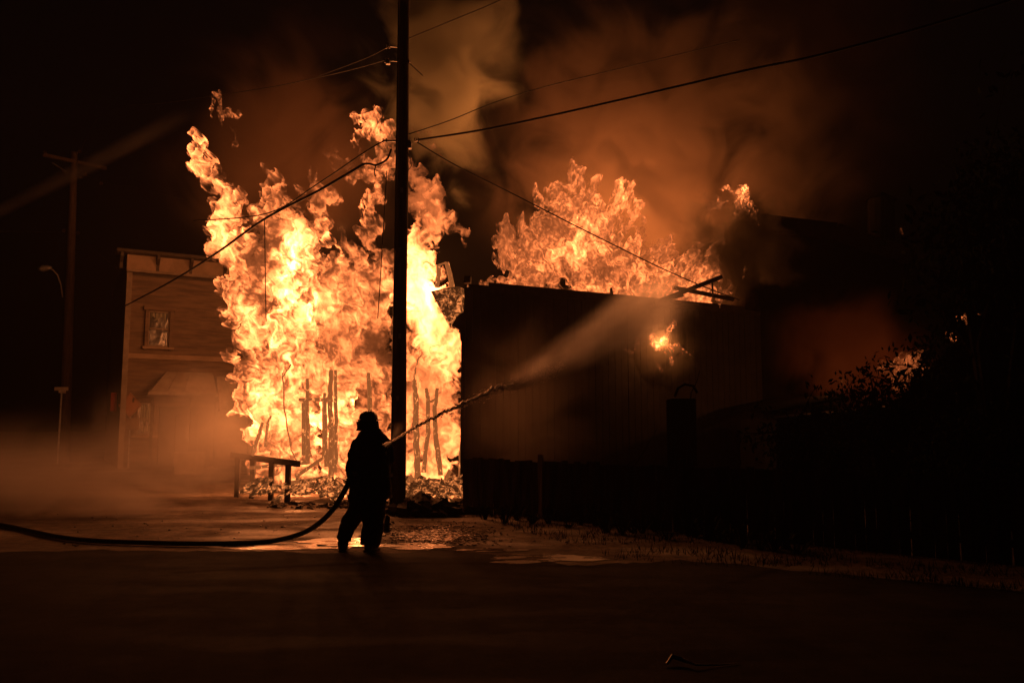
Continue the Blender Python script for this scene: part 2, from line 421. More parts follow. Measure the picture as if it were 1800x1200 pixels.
fire = flame_body('fire', left+mid, 20.6, 3, holes=[(600,385,28),(592,436,12)], gain=.85, thick=.7)
tag(fire, 'huge wall of yellow flame leaping over the collapsing building left of the tall pole', 'fire')
fire2 = flame_body('fire', right, 20.0, 17, holes=[(606,385,20)], gain=.6, thick=.55, cover=.6)
tag(fire2, 'tall ragged flame rising directly behind the near utility pole', 'fire')
fire3 = flame_body('fire', far, 19.6, 29, gain=1.0, thick=.5, swirl=6, contrast=.75, cover=1.1)
tag(fire3, 'white hot flame pouring from the corner between the pole and the dark side wall', 'fire')
# roof fire behind the side wall
roof = line((1015,306,16,.6),(1030,345,40,1.1),(1030,390,60,1.3),(1015,440,70,1.1),(1050,480,60,.9),(1100,500,52,.8),(1160,500,44,.9),(1220,500,34,.8),(1270,505,22,.6))
roof += line((1098,340,12,1.6),(1100,365,22,1.6),(1115,400,26,1.0),(1145,415,16,1.2),(1150,445,26,.9),(1210,450,24,.8),(1250,455,14,.7)) + line((925,440,44,.5),(960,410,46,.8),(965,465,50,.7),(940,490,40,.6)) + line((880,395,18,.3),(890,440,36,.35),(905,485,34,.5))
rf = flame_body('fire', roof, 23.9, 41, gain=.7, thick=1.0, swirl=11, fil=(15,26), contrast=1.05, rag=14)
tag(rf, 'broad orange fireball rolling above the roof of the dark building', 'fire')
low = line((845,492,5,1.2),(870,495,10,2.5),(900,498,10,2.5),(950,502,10,2.0),(1000,507,10,1.5),(1060,513,10,1.2),(1120,519,10,1.2),(1180,512,16,2.0),(1200,508,12,2.2),(1240,512,9,1.0),(1290,520,9,.8))
tag(flame_body('fire', low, 22.3, 47, rag=7, swirl=4, fil=(6,12), thick=.25, gain=.8), 'low strip of flame licking along the roof edge of the dark wall', 'fire')
def small(caps, Y, seed, label, **kw):
    kw.setdefault('rag', 8); kw.setdefault('swirl', 6); kw.setdefault('fil', (5,9)); kw.setdefault('thick', .2); kw.setdefault('step', 1.4); kw['solo'] = True
    return tag(flame_body('flame', caps, Y, seed, **kw), label, 'flame', 'loose scraps of flame')
small(line((368,196,8,1.1),(385,188,11,1.3),(402,192,11,1.1),(392,210,12,1.0),(384,228,9,.8)), 20.6, 61, 'detached curl of flame floating above the tip of the leftmost flame column', gain=.7)
small(line((408,236,8,.4),(426,244,9,.4)), 20.6, 62, 'faint wisp of flame below and right of the detached curl')
small(line((745,222,6,.12),(752,240,9,.22),(765,262,8,.25),(778,275,5,.2)), 20.8, 63, 'dim red wisp of flame in the smoke right of the tall pole', cover=.5)
small(line((1243,350,8,.9),(1258,346,12,.8),(1248,364,9,.7)), 22.1, 64, 'ragged small flame left of the bright one at the peak of the far roof', gain=.6)
small(line((1282,340,12,1.8),(1300,337,19,2.4),(1314,348,13,1.8),(1300,362,13,1.4)), 25.5, 65, 'bright rounded flame at the left end of the far roof')
small(line((1316,366,8,2.2),(1327,377,12,2.8),(1336,388,8,2.2)), 25.5, 66, 'slanting flame touching the left end of the far roof ridge')
small(line((1592,413,4,1.1),(1596,408,4,1.3)), 26, 67, 'tiny lone flame right of the round chimney')
small(line((1166,566,6,1.2),(1163,585,10,1.6),(1157,600,19,2.0),(1168,606,16,2.2)), 20.9, 68, 'flame bursting through a hole in the dark side wall')
small(line((1110,604,8,.9),(1124,604,9,.9)), 20.6, 69, 'small flame on the dark wall left of the wall hole', gain=.7)
small(line((1188,605,7,.9),(1206,608,8,.9)), 21.0, 70, 'small flame on the dark wall right of the wall hole', gain=.7)
small(line((1160,642,4,.9),(1167,648,6,1.0)), 20.8, 71, 'little spark of flame low on the dark wall beneath the wall hole')
small(line((1308,488,6,.8),(1318,500,8,.9)), 22.1, 72, 'small flame beside the leaning roof timbers', gain=.6)
small(line((1560,650,16,.5),(1600,636,22,.6),(1612,650,20,.5),(1580,668,12,.4)), 21.8, 73, 'dim fire glowing behind the leafy bush', gain=.3, thick=.5)
small(line((1676,582,14,1.2),(1692,568,16,1.2),(1702,556,9,1.0)), 21.2, 74, 'red flame seen through the branches above the sloping roof', gain=.6)
small(line((490,835,5,1.4),(493,848,6,2.0),(492,858,5,1.6)), 18.6, 75, 'small flame standing between the posts of the railing')
small(line((560,858,6,1.6),(600,855,9,2.2),(635,860,8,1.6)), 18.3, 76, 'low flames running along the rubble in front of the building')


# ---------------------------------------------------------------- old two-storey building on the left
H0 = at(210, 800, 35.0); H0.z = 0
hdir = (at(380, 800, 36.9)-at(210, 800, 35.0)); hdir.z = 0; hdir.normalize()
HA = math.atan2(hdir.y, hdir.x)
hotel = empty('wooden_building', H0, HA)
tag(hotel, 'old two storey clapboard building with a bracketed cornice and canopy behind the steam', 'building')
def hpx(px, py):   # photo pixel -> (u, z) on the facade plane
    d = ray(px, py); nrm = Vector((-hdir.y, hdir.x, 0)); t = (H0-CAM).dot(nrm)/d.dot(nrm); P = CAM+d*t
    return (P-H0).dot(hdir), P.z
HT = hpx(210, 447)[1]; LEN = 12.0
b = MB().box((LEN/2, 5.2, HT/2), (LEN, 10, HT)); b.build('wall', M['darktrim'], hotel)
pl = None; z = .35; k = 0
fr_lo = hpx(215, 474)[1]
pm_ = MB().box((0,0,0), (LEN-.3, .03, .215), Euler((R(6),0,0)).to_matrix()).mesh('siding_plank')
while z < fr_lo-.1:
    o = link('siding_plank', pm_, M['siding'], hotel, (LEN/2, .18-.003*(k%3), z)); z += .205; k += 1
MB().box((.05,.12,fr_lo/2), (.22,.18,fr_lo)).build('corner_board', M['trim'], hotel, bevel=.01)
MB().box((LEN/2,.15,hpx(260,626)[1]), (LEN-.3,.14,.22)).build('belt_board', M['frieze'], hotel, bevel=.01)
# cornice
MB().box((LEN/2-.05,-.02,(fr_lo+HT)/2), (LEN+.1,.36,HT-fr_lo)).build('frieze', M['frieze'], hotel, bevel=.01)
MB().box((LEN/2-.2,-.22,HT+.08), (LEN+.7,.95,.16)).build('cornice', M['darktrim'], hotel, bevel=.03)
MB().box((LEN/2,-.23,fr_lo-.04), (LEN+.2,.14,.10)).build('frieze_moulding', M['trim'], hotel, bevel=.01)
for u in [hpx(p, 455)[0] for p in (213, 277, 335)]+[hpx(335,455)[0]+1.45*i for i in range(1,6)]:
    m = MB(); m.poly([(u-.06,-.2,HT),(u-.06,-.62,HT),(u-.06,-.58,HT-.16),(u-.06,-.28,HT-.38),(u-.06,-.2,HT-.62)], (.12,0,0)); m.build('bracket', M['darktrim'], hotel)
def hwindow(x0, y0, x1, y1):
    u0, z1 = hpx(x0, y0); u1, z0 = hpx(x1, y1); cx, cz, ww, hh = (u0+u1)/2, (z0+z1)/2, u1-u0, z1-z0
    f = MB()
    for s_ in (-1,1): f.box((cx+s_*(ww/2+.06),.06,cz), (.14,.16,hh+.3))
    f.box((cx,.05,z1+.09), (ww+.42,.2,.18)); 
    fo = f.build('window_frame', M['siding'], hotel, bevel=.01)
    MB().box((cx,.02,z0-.06), (ww+.4,.28,.1)).build('sill', M['frieze'], fo)
    s = MB()
    for zz in (z0+.04, cz, z1-.04): s.box((cx,.13,zz), (ww,.05,.07))
    for s_ in (-1,1): s.box((cx+s_*(ww/2-.03),.13,cz), (.06,.05,hh))
    s.build('sash', M['trim'], fo)
    for zz in (cz+hh/4, cz-hh/4): MB().box((cx,.155,zz), (ww-.1,.015,hh/2-.06)).build('pane', M['glass'], fo)
    m = MB(); k = 24
    vs = []
    for j in range(5):
        for i in range(k+1): vs.append((u0+.06+(ww-.12)*i/k, .135+.012*math.sin(i*1.7+j), z1-.1-(hh*.42)*j/4*(1+.15*math.sin(i*.9))))
    return fo
hwindow(262,545,297,610); hwindow(242,707,269,764); 
for px in (430, 500): hwindow(px,549,px+35,612)
# curtains drawn behind the lower sash: pale cloth hung outside the dark room
for (a,b_,c_,d_) in ((266,549,293,560),(247,711,265,742),(247,748,265,760)):
    u0, z1 = hpx(a,b_); u1, z0 = hpx(c_,d_); m = MB(); k = 14
    vs = [(u0+(u1-u0)*i/k, .142+.010*math.sin(i*1.9), z1 if j == 0 else z0+.08*math.sin(i*.8)) for j in (0,1) for i in range(k+1)]
    m.add(vs, [(i,i+1,i+k+2,i+k+1) for i in range(k)]); m.build('curtain', M['curtain'], hotel)
# canopy: hipped awning, and the longer one to its right
def awning(x0,x1,xt0,xt1,yt,yb,out,name='awning'):
    u0, zb = hpx(x0, yb); u1 = hpx(x1, yb)[0]; a0, zt = hpx(xt0, yt); a1 = hpx(xt1, yt)[0]
    v = [(u0,-out,zb),(u1,-out,zb),(u1,.05,zb),(u0,.05,zb),(a0,-.08,zt),(a1,-.08,zt),(a1,.05,zt),(a0,.05,zt)]
    m = MB(); m.add(v, [(0,1,5,4),(1,2,6,5),(3,0,4,7),(4,5,6,7),(2,3,7,6),(3,2,1,0)]); o = m.build(name, M['canvas'], hotel)
    MB().box(((u0+u1)/2,-out-.02,zb-.02), (u1-u0+.06,.05,.12)).build('awning_edge', M['trim'], o)
    k = 4
    for i in range(1,k):
        f = i/k; MB().beam((u0+(u1-u0)*f,-out,zb+.01),(a0+(a1-a0)*f,-.08,zt+.012),.05,.02).build('awning_rib', M['canvas'], o)
awning(256,372,293,374,653,692,1.3)
awning(378,470,380,440,662,722,1.35)
for px in (262, 330, 372, 430):
    u = hpx(px, 720)[0]; MB().box((u,-1.2,hpx(px,700)[1]/2), (.11,.11,hpx(px,700)[1])).build('porch_post', M['darktrim'], hotel)
u0 = hpx(282,700)[0]; u1 = hpx(372,700)[0]; MB().box(((u0+u1)/2,.1,1.35),(u1-u0,.2,2.5)).build('shopfront_panel', M['darktrim'], hotel)
dm = MB().box((hpx(330,700)[0],-.03,1.15),(.95,.08,2.2)); dd = dm.build('door', M['darktrim'], hotel, bevel=.02)
MB().box((hpx(330,700)[0],-.08,1.55),(.6,.03,1.0)).build('door_pane', M['glass'], dd)
# planter by the porch
P = gnd(332, 833); m = MB().box((0,0,.4),(.8,.8,.8),None,0,1.1)
pt = m.build('planter', M['trim'], loc=(P.x,P.y,0), bevel=.04); tag(pt, 'pale square planter box half lost in steam in front of the clapboard building', 'planter')
MB().box((0,0,.78),(.62,.62,.06)).build('soil', M['char'], pt)

# ---------------------------------------------------------------- street name post, diamond sign, red sign
P = gnd(101, 815); P.z = 0
s1 = empty('street_sign', P); tag(s1, 'thin pale post with a street name plate far left beside the wooden pole', 'sign')
h1 = at(101, 684, P.y).z
MB().tube([(0,0,0),(0,0,h1)], .04, 10).build('post', M['post'], s1)
MB().box((-.02,0,h1+.02),(.66,.03,.17)).build('name_plate', M['signback'], s1, bevel=.01)
MB().box((.03,0,h1-.11),(.05,.6,.14)).build('cross_plate', M['signback'], s1, bevel=.01)
P = gnd(223, 822); P.z = 0
s2 = empty('warning_sign', P); tag(s2, 'orange diamond warning sign with small plate below on a pale post', 'sign')
h2 = at(222, 712, P.y).z; hw = (at(243,712,P.y)-at(201,712,P.y)).x/2
MB().tube([(.02,.06,0),(.0,.06,h2+.4)], .035, 10).build('post', M['post'], s2)
m = MB().poly([(-hw,-.01,h2),(0,-.01,h2-hw*1.05),(hw,-.01,h2),(0,-.01,h2+hw*1.05)], (0,.03,0)); m.build('diamond_plate', M['signface'], s2, bevel=.008)
m = MB()
for a, b_ in (((-hw,h2),(0,h2-hw*1.05)),((0,h2-hw*1.05),(hw,h2)),((hw,h2),(0,h2+hw*1.05)),((0,h2+hw*1.05),(-hw,h2))):
    m.beam((a[0]*.9,-.014,h2+(a[1]-h2)*.9),(b_[0]*.9,-.014,h2+(b_[1]-h2)*.9),.025,.006)
m.build('border', M['darktrim'], s2)
hz = at(222, 745, P.y).z; MB().box((.02,.0,hz),(.85,.03,.48)).build('lower_plate', M['frieze'], s2, bevel=.01)
hr = at(199, 705, P.y).z; rs = MB().box((0,0,0),(.2,.2,.8)).build('red_board', M['signred'], loc=(at(200,705,P.y+.9).x,P.y+.9,hr), bevel=.02)
tag(rs, 'narrow red upright board mounted on the building corner behind the diamond sign', 'board')

# ---------------------------------------------------------------- utility poles
PB = gnd(698, 903); PB.z = 0; PY = PB.y
pole = empty('utility_pole', PB); tag(pole, 'tall dark wooden utility pole standing right behind the firefighter', 'utility pole')
pts = [(math.sin(i*.7)*.006, math.cos(i*.9)*.006, i*.6) for i in range(24)]
MB().tube(pts, [.158-.0032*i+random.uniform(-.002,.002) for i in range(24)], 20, .012).build('shaft', M['wood_pole'], pole, smooth=True)
def pl_(px, py, dy=0): return at(px, py, PY+dy)-PB
# spool rack and brackets at the lower wire level
m = MB(); m.beam(pl_(676,248),pl_(722,248),.035,.035); m.build('bracket_bar', M['metal'], pole)
m = MB(); m.box(pl_(718,256), (.13,.12,.13)); m.build('clamp_box', M['metal'], pole, bevel=.01)
for (px, py) in ((677,247),(716,108),(680,107),(682,82),(733,246)):
    p = pl_(px,py); m = MB()
    for q in range(3): m.tube([p+Vector((-.05+q*.035,0,0)), p+Vector((-.03+q*.035,0,0))], .045 if q != 1 else .03, 10)
    m.build('insulator', M['ceramic'], pole)
for (a, b_) in (((684,107),(700,108)),((700,108),(722,109)),((683,82),(700,83)),((712,86),(700,85))):
    MB().beam(pl_(*a), pl_(*b_), .02, .02).build('bolt', M['metal'], pole)
MB().box(pl_(682,110),(.09,.09,.08)).build('dead_end_clamp', M['metal'], pole, bevel=.01)
MB().tube([pl_(716,268,-.15), pl_(722,280,-.12), pl_(723,292,-.1), pl_(716,302,-.15)], .008, 6).build('wire_loop', M['wire'], pole)
MB().tube([PB*0+Vector((-.1,-.13,z)) for z in np.arange(0,11,.8)], .016, 6).build('ground_wire', M['wire'], pole)
for i, z in enumerate((2.2,3.4,5.1,6.3)): MB().box((.02*(i%2),-.155,z),(.05,.02,.09)).build('pole_tag', M['metal'], pole)
base_m = MB()
for i in range(30):
    th = random.uniform(0,6.28); r = random.uniform(.15,.75); q = PB+Vector((math.cos(th)*r+.35, math.sin(th)*r*.6, .04)); base_m.box(q,(random.uniform(.06,.2),)*3,Euler((random.random()*3,)*3).to_matrix(),.02)

def cable(pts, rad, name, label, grp, cat='cable', n=6):
    m = MB(); P_ = [Vector(p) for p in pts]; out = []
    for i in range(len(P_)-1):
        a = P_[max(i-1,0)]; b = P_[i]; c = P_[i+1]; d = P_[min(i+2,len(P_)-1)]
        for j in range(8):
            t = j/8; out.append(.5*((2*b)+(c-a)*t+(2*a-5*b+4*c-d)*t*t+(3*b-a-3*c+d)*t**3))
    out.append(P_[-1]); m.tube(out, rad, n)
    return tag(m.build(name, M['wire'], smooth=True), label, cat, grp)
G = 'overhead cables from the utility poles'
pa = lambda x, y, Y=PY: at(x, y, Y)
cable([pa(735,246),pa(850,228,15.4),pa(960,205,14.8),pa(1080,178,14.2),pa(1200,150,13.6),pa(1320,122,13),pa(1440,97,12.4),pa(1650,40,11.5),pa(1900,-40,10.5)], .020, 'cable', 'thick black cable rising from the near pole to the upper right', G)
cable([pa(712,238),pa(790,212,16.5),pa(870,180,17.5),pa(960,152,18.5),pa(1100,118,20),pa(1300,70,22)], .010, 'cable', 'thin wire running just above the thick cable right of the near pole', G)
cable([pa(733,250),pa(800,290,16.5),pa(900,340,17.5),pa(1000,391,18),pa(1080,431,18.8),pa(1160,470,19.6),pa(1240,505,20.4),pa(1300,527,21.2)], .013, 'cable', 'wire slanting down from the near pole to the burning roof timbers', G)
cable([pa(640,288),pa(560,335,16.2),pa(465,385,17),pa(380,445,18.6),pa(300,495,24),pa(215,540,34)], .026, 'cable', 'heavy service cable sloping down left across the flames to the clapboard building', G)
cable([pa(688,262),pa(680,280),pa(662,290),pa(650,288),pa(640,288)], .022, 'cable', 'short looped splice joining the heavy service cable to the near pole', G)
cable([pa(661,290),pa(658,302),pa(660,310)], .012, 'cable', 'small dangling wire tail under the splice left of the pole', G)
cable([pa(676,247),pa(640,268,16.2),pa(560,322,16.9),pa(470,375,17.8),pa(340,388,19)], .014, 'cable', 'thinner wire following above the heavy service cable', G)
cable([pa(465,385,17),pa(466,450,17),pa(467,520,17),pa(468,565,17)], .010, 'cable', 'loose wire hanging straight down through the left flames', G)
cable([pa(680,300,15.9),pa(674,400,16.0),pa(668,500,16.0),pa(664,560,16.1)], .010, 'cable', 'wire hanging down beside the left edge of the near pole', G)
cable([pa(680,105),pa(620,122,17),pa(560,136,19),pa(460,156,22),pa(300,180,27),pa(180,200,32),pa(133,290,37)], .011, 'cable', 'high wire running from the top of the near pole to the distant pole', G)
cable([pa(684,82),pa(640,104,17),pa(560,134,19.2)], .008, 'cable', 'short upper wire left of the near pole top', G)
cable([pa(712,70),pa(790,38,15),pa(880,0,14),pa(1000,-60,13)], .009, 'cable', 'thin wire leaving the pole top towards the upper right corner of the smoke', G)
cable([pa(718,110),pa(730,121,15.6),pa(743,133,15)], .008, 'cable', 'short wire stub poking out right of the pole top', G)

PB2 = gnd(112, 812); PB2.z = 0; Y2 = PB2.y
lean = at(131, 268, Y2)-PB2
pole2 = empty('utility_pole', PB2); tag(pole2, 'distant wooden utility pole at far left carrying a cross arm and street light', 'utility pole')
MB().tube([lean*(i/20) for i in range(21)], [.27-.006*i for i in range(21)], 14, .02).build('shaft', M['wood_pole'], pole2, smooth=True)
p2 = lambda px, py, dy=0: at(px, py, Y2+dy)-PB2
MB().beam(p2(76,272,-1.5), p2(186,296,1.5), .14, .16).build('cross_arm', M['wood_pole'], pole2)
for (a,b_) in (((92,286,-1),(122,306,0)),((118,310,-.2),(108,296,-.2))): MB().beam(p2(*a),p2(*b_),.05).build('arm_brace', M['metal'], pole2)
for (px,py,d) in ((79,268,-1.4),(140,266,-.1),(150,306,0),(178,322,0),(112,405,0),(137,409,0)):
    m = MB(); p = p2(px,py+3,d); m.tube([p,p+Vector((0,0,.08)),p+Vector((0,0,.16))],[.05,.10,.06],8); m.build('insulator', M['ceramic'], pole2)
pts = [p2(110,522),p2(107,500,-.3),p2(101,483,-.6),p2(93,474,-.9),p2(84,470,-1.1)]
MB().tube(pts, .035, 8).build('lamp_arm', M['post'], pole2, smooth=True)
q = p2(78,472,-1.2); m = MB(); m.tube([q+Vector((.35,.0,.05)),q+Vector((.15,0,.04)),q+Vector((-.1,0,0)),q+Vector((-.32,0,-.04))],[.06,.13,.16,.05],10); m.build('lamp_head', M['post'], pole2, smooth=True)
cable([at(-60,406,Y2),at(50,408,Y2),at(112,408,Y2)], .018, 'cable', 'level wire leaving the distant pole to the left edge of the picture', G)
cable([at(135,408,Y2),at(160,435,Y2-.5),at(185,455,Y2-1),at(207,474,35.2)], .02, 'cable', 'sagging wire from the distant pole to the corner of the clapboard building', G)
cable([at(150,312,Y2),at(220,326,Y2-3),at(330,352,Y2-8)], .014, 'cable', 'faint upper wire leaving the distant pole toward the flames', G)

# ---------------------------------------------------------------- the burning building
C0 = Vector((at(815, 860, 19.0).x, 19.0, 0)); C1 = Vector((at(1345, 860, 23.2).x, 23.2, 0))
C2 = Vector((at(425, 860, 21.9).x, 21.9, 0))
WH = at(815, 503, 19.0).z
bb = empty('burning_building', C0); tag(bb, 'burning timber building with a tall dark side wall and its front fallen to charred studs', 'building')
L = lambda p: Vector(p)-C0
wd = (C1-C0).normalized(); wn = Vector((-wd.y, wd.x, 0)); WL = (C1-C0).length
def wp(s, z, n=0.0): return wd*s+wn*n+Vector((0,0,z))
# ragged hole in the side wall
def wpx(px, py):
    d = ray(px, py); t = (C0-CAM).dot(wn)/d.dot(wn); P = CAM+d*t; return (P-C0).dot(wd), P.z
hs, hzz = wpx(1160, 598)
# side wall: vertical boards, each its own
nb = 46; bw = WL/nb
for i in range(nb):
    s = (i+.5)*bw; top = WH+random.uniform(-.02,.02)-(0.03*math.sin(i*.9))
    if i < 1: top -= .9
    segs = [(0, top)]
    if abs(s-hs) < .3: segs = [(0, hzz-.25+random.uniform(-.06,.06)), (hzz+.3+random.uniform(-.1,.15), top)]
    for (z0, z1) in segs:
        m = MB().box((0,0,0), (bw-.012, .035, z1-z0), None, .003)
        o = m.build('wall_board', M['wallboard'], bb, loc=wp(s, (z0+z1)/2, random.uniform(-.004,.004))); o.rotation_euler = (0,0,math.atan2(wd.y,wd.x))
# inner frame of the wall; unseen sheets added to stop light leaking between boards
for (sa, sb, za, zb) in ((.04, hs-.3, 0, WH-.1), (hs+.3, WL+.04, 0, WH-.1), (hs-.3, hs+.3, 0, hzz-.32), (hs-.3, hs+.3, hzz+.42, WH-.1)):
    o = MB().box((0,0,0), (sb-sa, .02, zb-za)).build('light_stop_sheet', M['wallboard'], bb, loc=wp((sa+sb)/2, (za+zb)/2, .035)); o.rotation_euler = (0,0,math.atan2(wd.y,wd.x))
for i in range(10):
    MB().beam(wp(i*WL/9.5+.1, 0, .09), wp(i*WL/9.5+.1, WH-.1, .09), .05, .1, .004).build('wall_stud', M['char'], bb)
MB().beam(wp(.1, WH-.02, .05), wp(WL, WH-.05, .05), .12, .16, .01).build('wall_plate', M['char'], bb)
MB().beam(wp(.6, WH+.03, .0), wp(WL, WH+.0, .0), .06, .22, .004).build('roof_edging', M['char'], bb)
def bp(px, py, Y): return at(px, py, Y)-C0
# corner stub boards and burning cornice end
MB().beam(bp(813,870,18.95), bp(815,560,18.95), .09, .16, .01).build('corner_post', M['char'], bb)
m = MB(); m.poly([bp(757,512,18.9),bp(772,540,18.9),bp(790,575,18.9),bp(800,556,18.9),bp(812,548,18.9),bp(806,503,18.9),bp(780,507,18.9)], (.1,.35,0)); m.build('cornice_end', M['ember'], bb)
m = MB(); m.poly([bp(792,556,18.98),bp(815,549,18.98),bp(817,505,18.98),bp(830,505,18.98),bp(830,600,18.98),bp(815,590,18.98),bp(806,578,18.98),bp(793,572,18.98)], (.02,.3,0)); m.build('eave_end', M['wallboard'], bb)
for pts, r in (([(768,505),(771,480),(771,466)],.055),([(795,505),(791,482),(785,462)],.06),([(770,466),(785,461)],.02)):
    MB().tube([bp(x,y,19.0) for x,y in pts], r, 7, .15).build('parapet_stud', M['smoulder_glare'], bb)
MB().box(bp(822,492,19.2),(.16,.2,.16),None,.02).build('roof_vent', M['char'], bb)
MB().tube([bp(1075,519,21.2),bp(1074,506,21.2)],[.05,.03],8).build('roof_vent', M['char'], bb)
# fallen roof timbers
for (a, b_, w_, n_) in (((1150,532,21.2),(1268,486,21.7),.15,'rafter'),((1186,506,21.5),(1290,526,22.2),.10,'rafter'),((1252,497,21.7),(1254,520,21.7),.05,'rafter'),((1180,530,21.4),(1245,538,21.8),.07,'rafter'),((1150,531,21.2),(1200,519,21.3),.1,'rafter')):
    MB().beam(bp(*a), bp(*b_), w_, w_*.8, .015).build(n_, M['char'], bb)
m = MB(); m.tube([bp(1312,548,23.3),bp(1312,520,23.3),bp(1308,498,23.3),bp(1303,488,23.3)],[.42,.34,.2,.08],9,.1); m.build('chimney_stub', M['brick'], bb)
# front: studs, posts and window opening
def stud(pts, r, mat='smoulder_glare', name='charred_stud', nz=.14, dn=3):
    P_ = [bp(*p) for p in pts]; out = []
    for a, b_ in zip(P_[:-1], P_[1:]):
        for i in range(6): out.append(a.lerp(b_, i/6)+Vector((random.uniform(-.012,.012),0,0)))
    out.append(P_[-1]); k = len(out)
    MB().tube(out, [r*(1-.35*(i/k)**2) for i in range(k)], 7, nz).build(name, M[mat], bb)
F = 19.3
stud([(541,815,F),(541,740,F),(540,665,F)], .055)
stud([(581,858,F-.2),(582,760,F-.2),(580,700,F-.2),(583,650,F-.2)], .072)
stud([(590,830,F),(591,740,F),(590,650,F)], .05)
stud([(573,820,F),(572,730,F),(571,690,F)], .05)
stud([(652,760,F),(650,700,F),(648,655,F)], .06)
stud([(735,852,F-.4),(732,780,F-.4),(731,700,F-.4),(728,668,F-.4)], .075)
stud([(728,668,F-.4),(730,650,F-.4),(736,630,F-.4),(742,622,F-.4)], .02)
stud([(744,830,F-.2),(753,760,F-.2),(752,700,F-.2),(749,682,F-.2)], .055)
stud([(775,835,F-.3),(766,770,F-.3),(764,720,F-.3),(769,682,F-.3)], .06)
stud([(757,706,F-.25),(768,700,F-.25)], .03)
stud([(443,800,F),(455,765,F),(462,742,F)], .05)
stud([(466,785,F),(470,745,F),(476,730,F)], .035)
stud([(808,850,F-.4),(809,800,F-.4),(811,770,F-.4)], .035)
stud([(497,655,F),(500,720,F),(512,790,F),(522,812,F)], .018)
stud([(512,640,F-.1),(497,662,F)], .02)
# beams across
for (a, b_, w_) in (((525,702,F),(585,702,F),.08),((735,850,F-.6),(800,862,F-.6),.2),((520,838,F-.3),(585,792,F-.1),.07),((720,838,F-.5),(740,856,F-.6),.12),((780,855,F-.6),(808,845,F-.6),.07),((783,843,F-.5),(792,826,F-.5),.08),((440,822,F-.2),(540,812,F-.2),.07),((500,850,F-.4),(575,838,F-.3),.06)):
    MB().beam(bp(*a), bp(*b_), w_, w_, .02).build('fallen_beam', M['smoulder_glare'], bb)
# window opening: scorched boards at its sides
for (x0,x1,y0,y1) in ((530,537,705,800),(566,574,703,805),):
    m = MB(); m.poly([bp(x0,y0,F+.1),bp(x1,y0,F+.1),bp(x1,y1,F+.1),bp(x0,y1,F+.1)],(0,.05,0)); m.build('window_jamb', M['smoulder_glare'], bb)
m = MB(); m.poly([bp(718,725,F+.6),bp(730,722,F+.6),bp(728,830,F+.6),bp(716,830,F+.6)],(0,.05,0)); m.build('wall_remnant', M['char'], bb)
# rubble heap of glowing pieces
rb = MB()
for i in range(480):
    px = 430+382*random.random()**.7; 
    if 655 < px < 700 and random.random() < .5: continue
    hgt = 1 if px < 700 else 1.3
    py = 866-abs(random.gauss(0, 8))*hgt; Y = random.uniform(18.3, 19.6)
    P = bp(px, py, Y)
    if P.z < .02: P.z = .03
    sz = random.choice((.03,.04,.06,.09,.16)); rb.box(P, (sz*random.uniform(1,6), sz, sz*.5), Euler((random.uniform(-.5,.5),random.uniform(-.7,.7),random.uniform(0,3))).to_matrix(), .01)
tag(rb.build('rubble', M['ember'], bb), kind='stuff')
rb2 = MB()
for i in range(220):
    px = random.uniform(470, 830); Y = random.uniform(17.0, 18.4); P = Vector((at(px,860,Y).x, Y, .02)); sz = random.choice((.02,.03,.05,.08))
    rb2.box(P, (sz*random.uniform(1,3), sz, sz*.6), Euler((random.uniform(-.5,.5),random.uniform(-.5,.5),random.uniform(0,3))).to_matrix(), .01)
o = rb2.build('charred_debris', M['char']); tag(o, 'scattered charred debris lying in front of the burning building', 'debris', kind='stuff')
# mound at foot of pole
mm = MB()
for i in range(90):
    th = random.uniform(0,6.28); r = abs(random.gauss(0,.5)); q = gnd(745, 905)+Vector((math.cos(th)*r, math.sin(th)*r*.6, max(.03,.26-.3*r))); sz = random.uniform(.08,.28); mm.box(q,(sz,sz,sz*.7),Euler((random.random()*3,)*3).to_matrix(),.03)
tag(mm.build('ash_heap', M['char']), 'heap of charred rubble on the ground just right of the near pole', 'rubble', kind='stuff')

# railing in front of the left flames
RY = 18.5
ra = empty('railing', (at(470,860,RY).x, RY, 0)); tag(ra, 'low wooden railing with four posts silhouetted against the left flames', 'railing')
rl = lambda px, py, Y: at(px, py, Y)-ra.location
MB().beam(rl(408,799,RY+1.7), rl(525,815,RY-.05), .09, .13, .004).build('top_rail', M['char'], ra)
for (px, yt, Yd) in ((419,803,1.5),(445,806,1.1),(478,811,.55),(507,815,.1)):
    a = rl(px, yt, RY+Yd); MB().box((a.x,a.y,a.z/2),(.11,.11,a.z),None,.004).build('rail_post', M['char'], ra)

# ---------------------------------------------------------------- far building with ridge and chimney
Y3 = 23.45
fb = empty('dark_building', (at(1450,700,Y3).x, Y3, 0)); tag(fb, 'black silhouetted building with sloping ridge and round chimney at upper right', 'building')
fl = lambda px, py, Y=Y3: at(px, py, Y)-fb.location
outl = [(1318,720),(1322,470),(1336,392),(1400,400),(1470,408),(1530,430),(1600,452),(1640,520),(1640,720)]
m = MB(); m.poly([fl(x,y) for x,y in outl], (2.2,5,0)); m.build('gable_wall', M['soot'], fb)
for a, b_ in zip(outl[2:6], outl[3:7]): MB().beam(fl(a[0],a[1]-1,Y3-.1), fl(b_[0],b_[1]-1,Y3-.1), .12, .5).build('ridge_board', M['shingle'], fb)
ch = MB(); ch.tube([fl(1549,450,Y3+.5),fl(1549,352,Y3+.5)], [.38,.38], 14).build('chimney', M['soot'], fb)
MB().tube([fl(1549,352,Y3+.5),fl(1549,338,Y3+.5)], [.44,.05], 14).build('chimney_cap', M['soot'], fb)

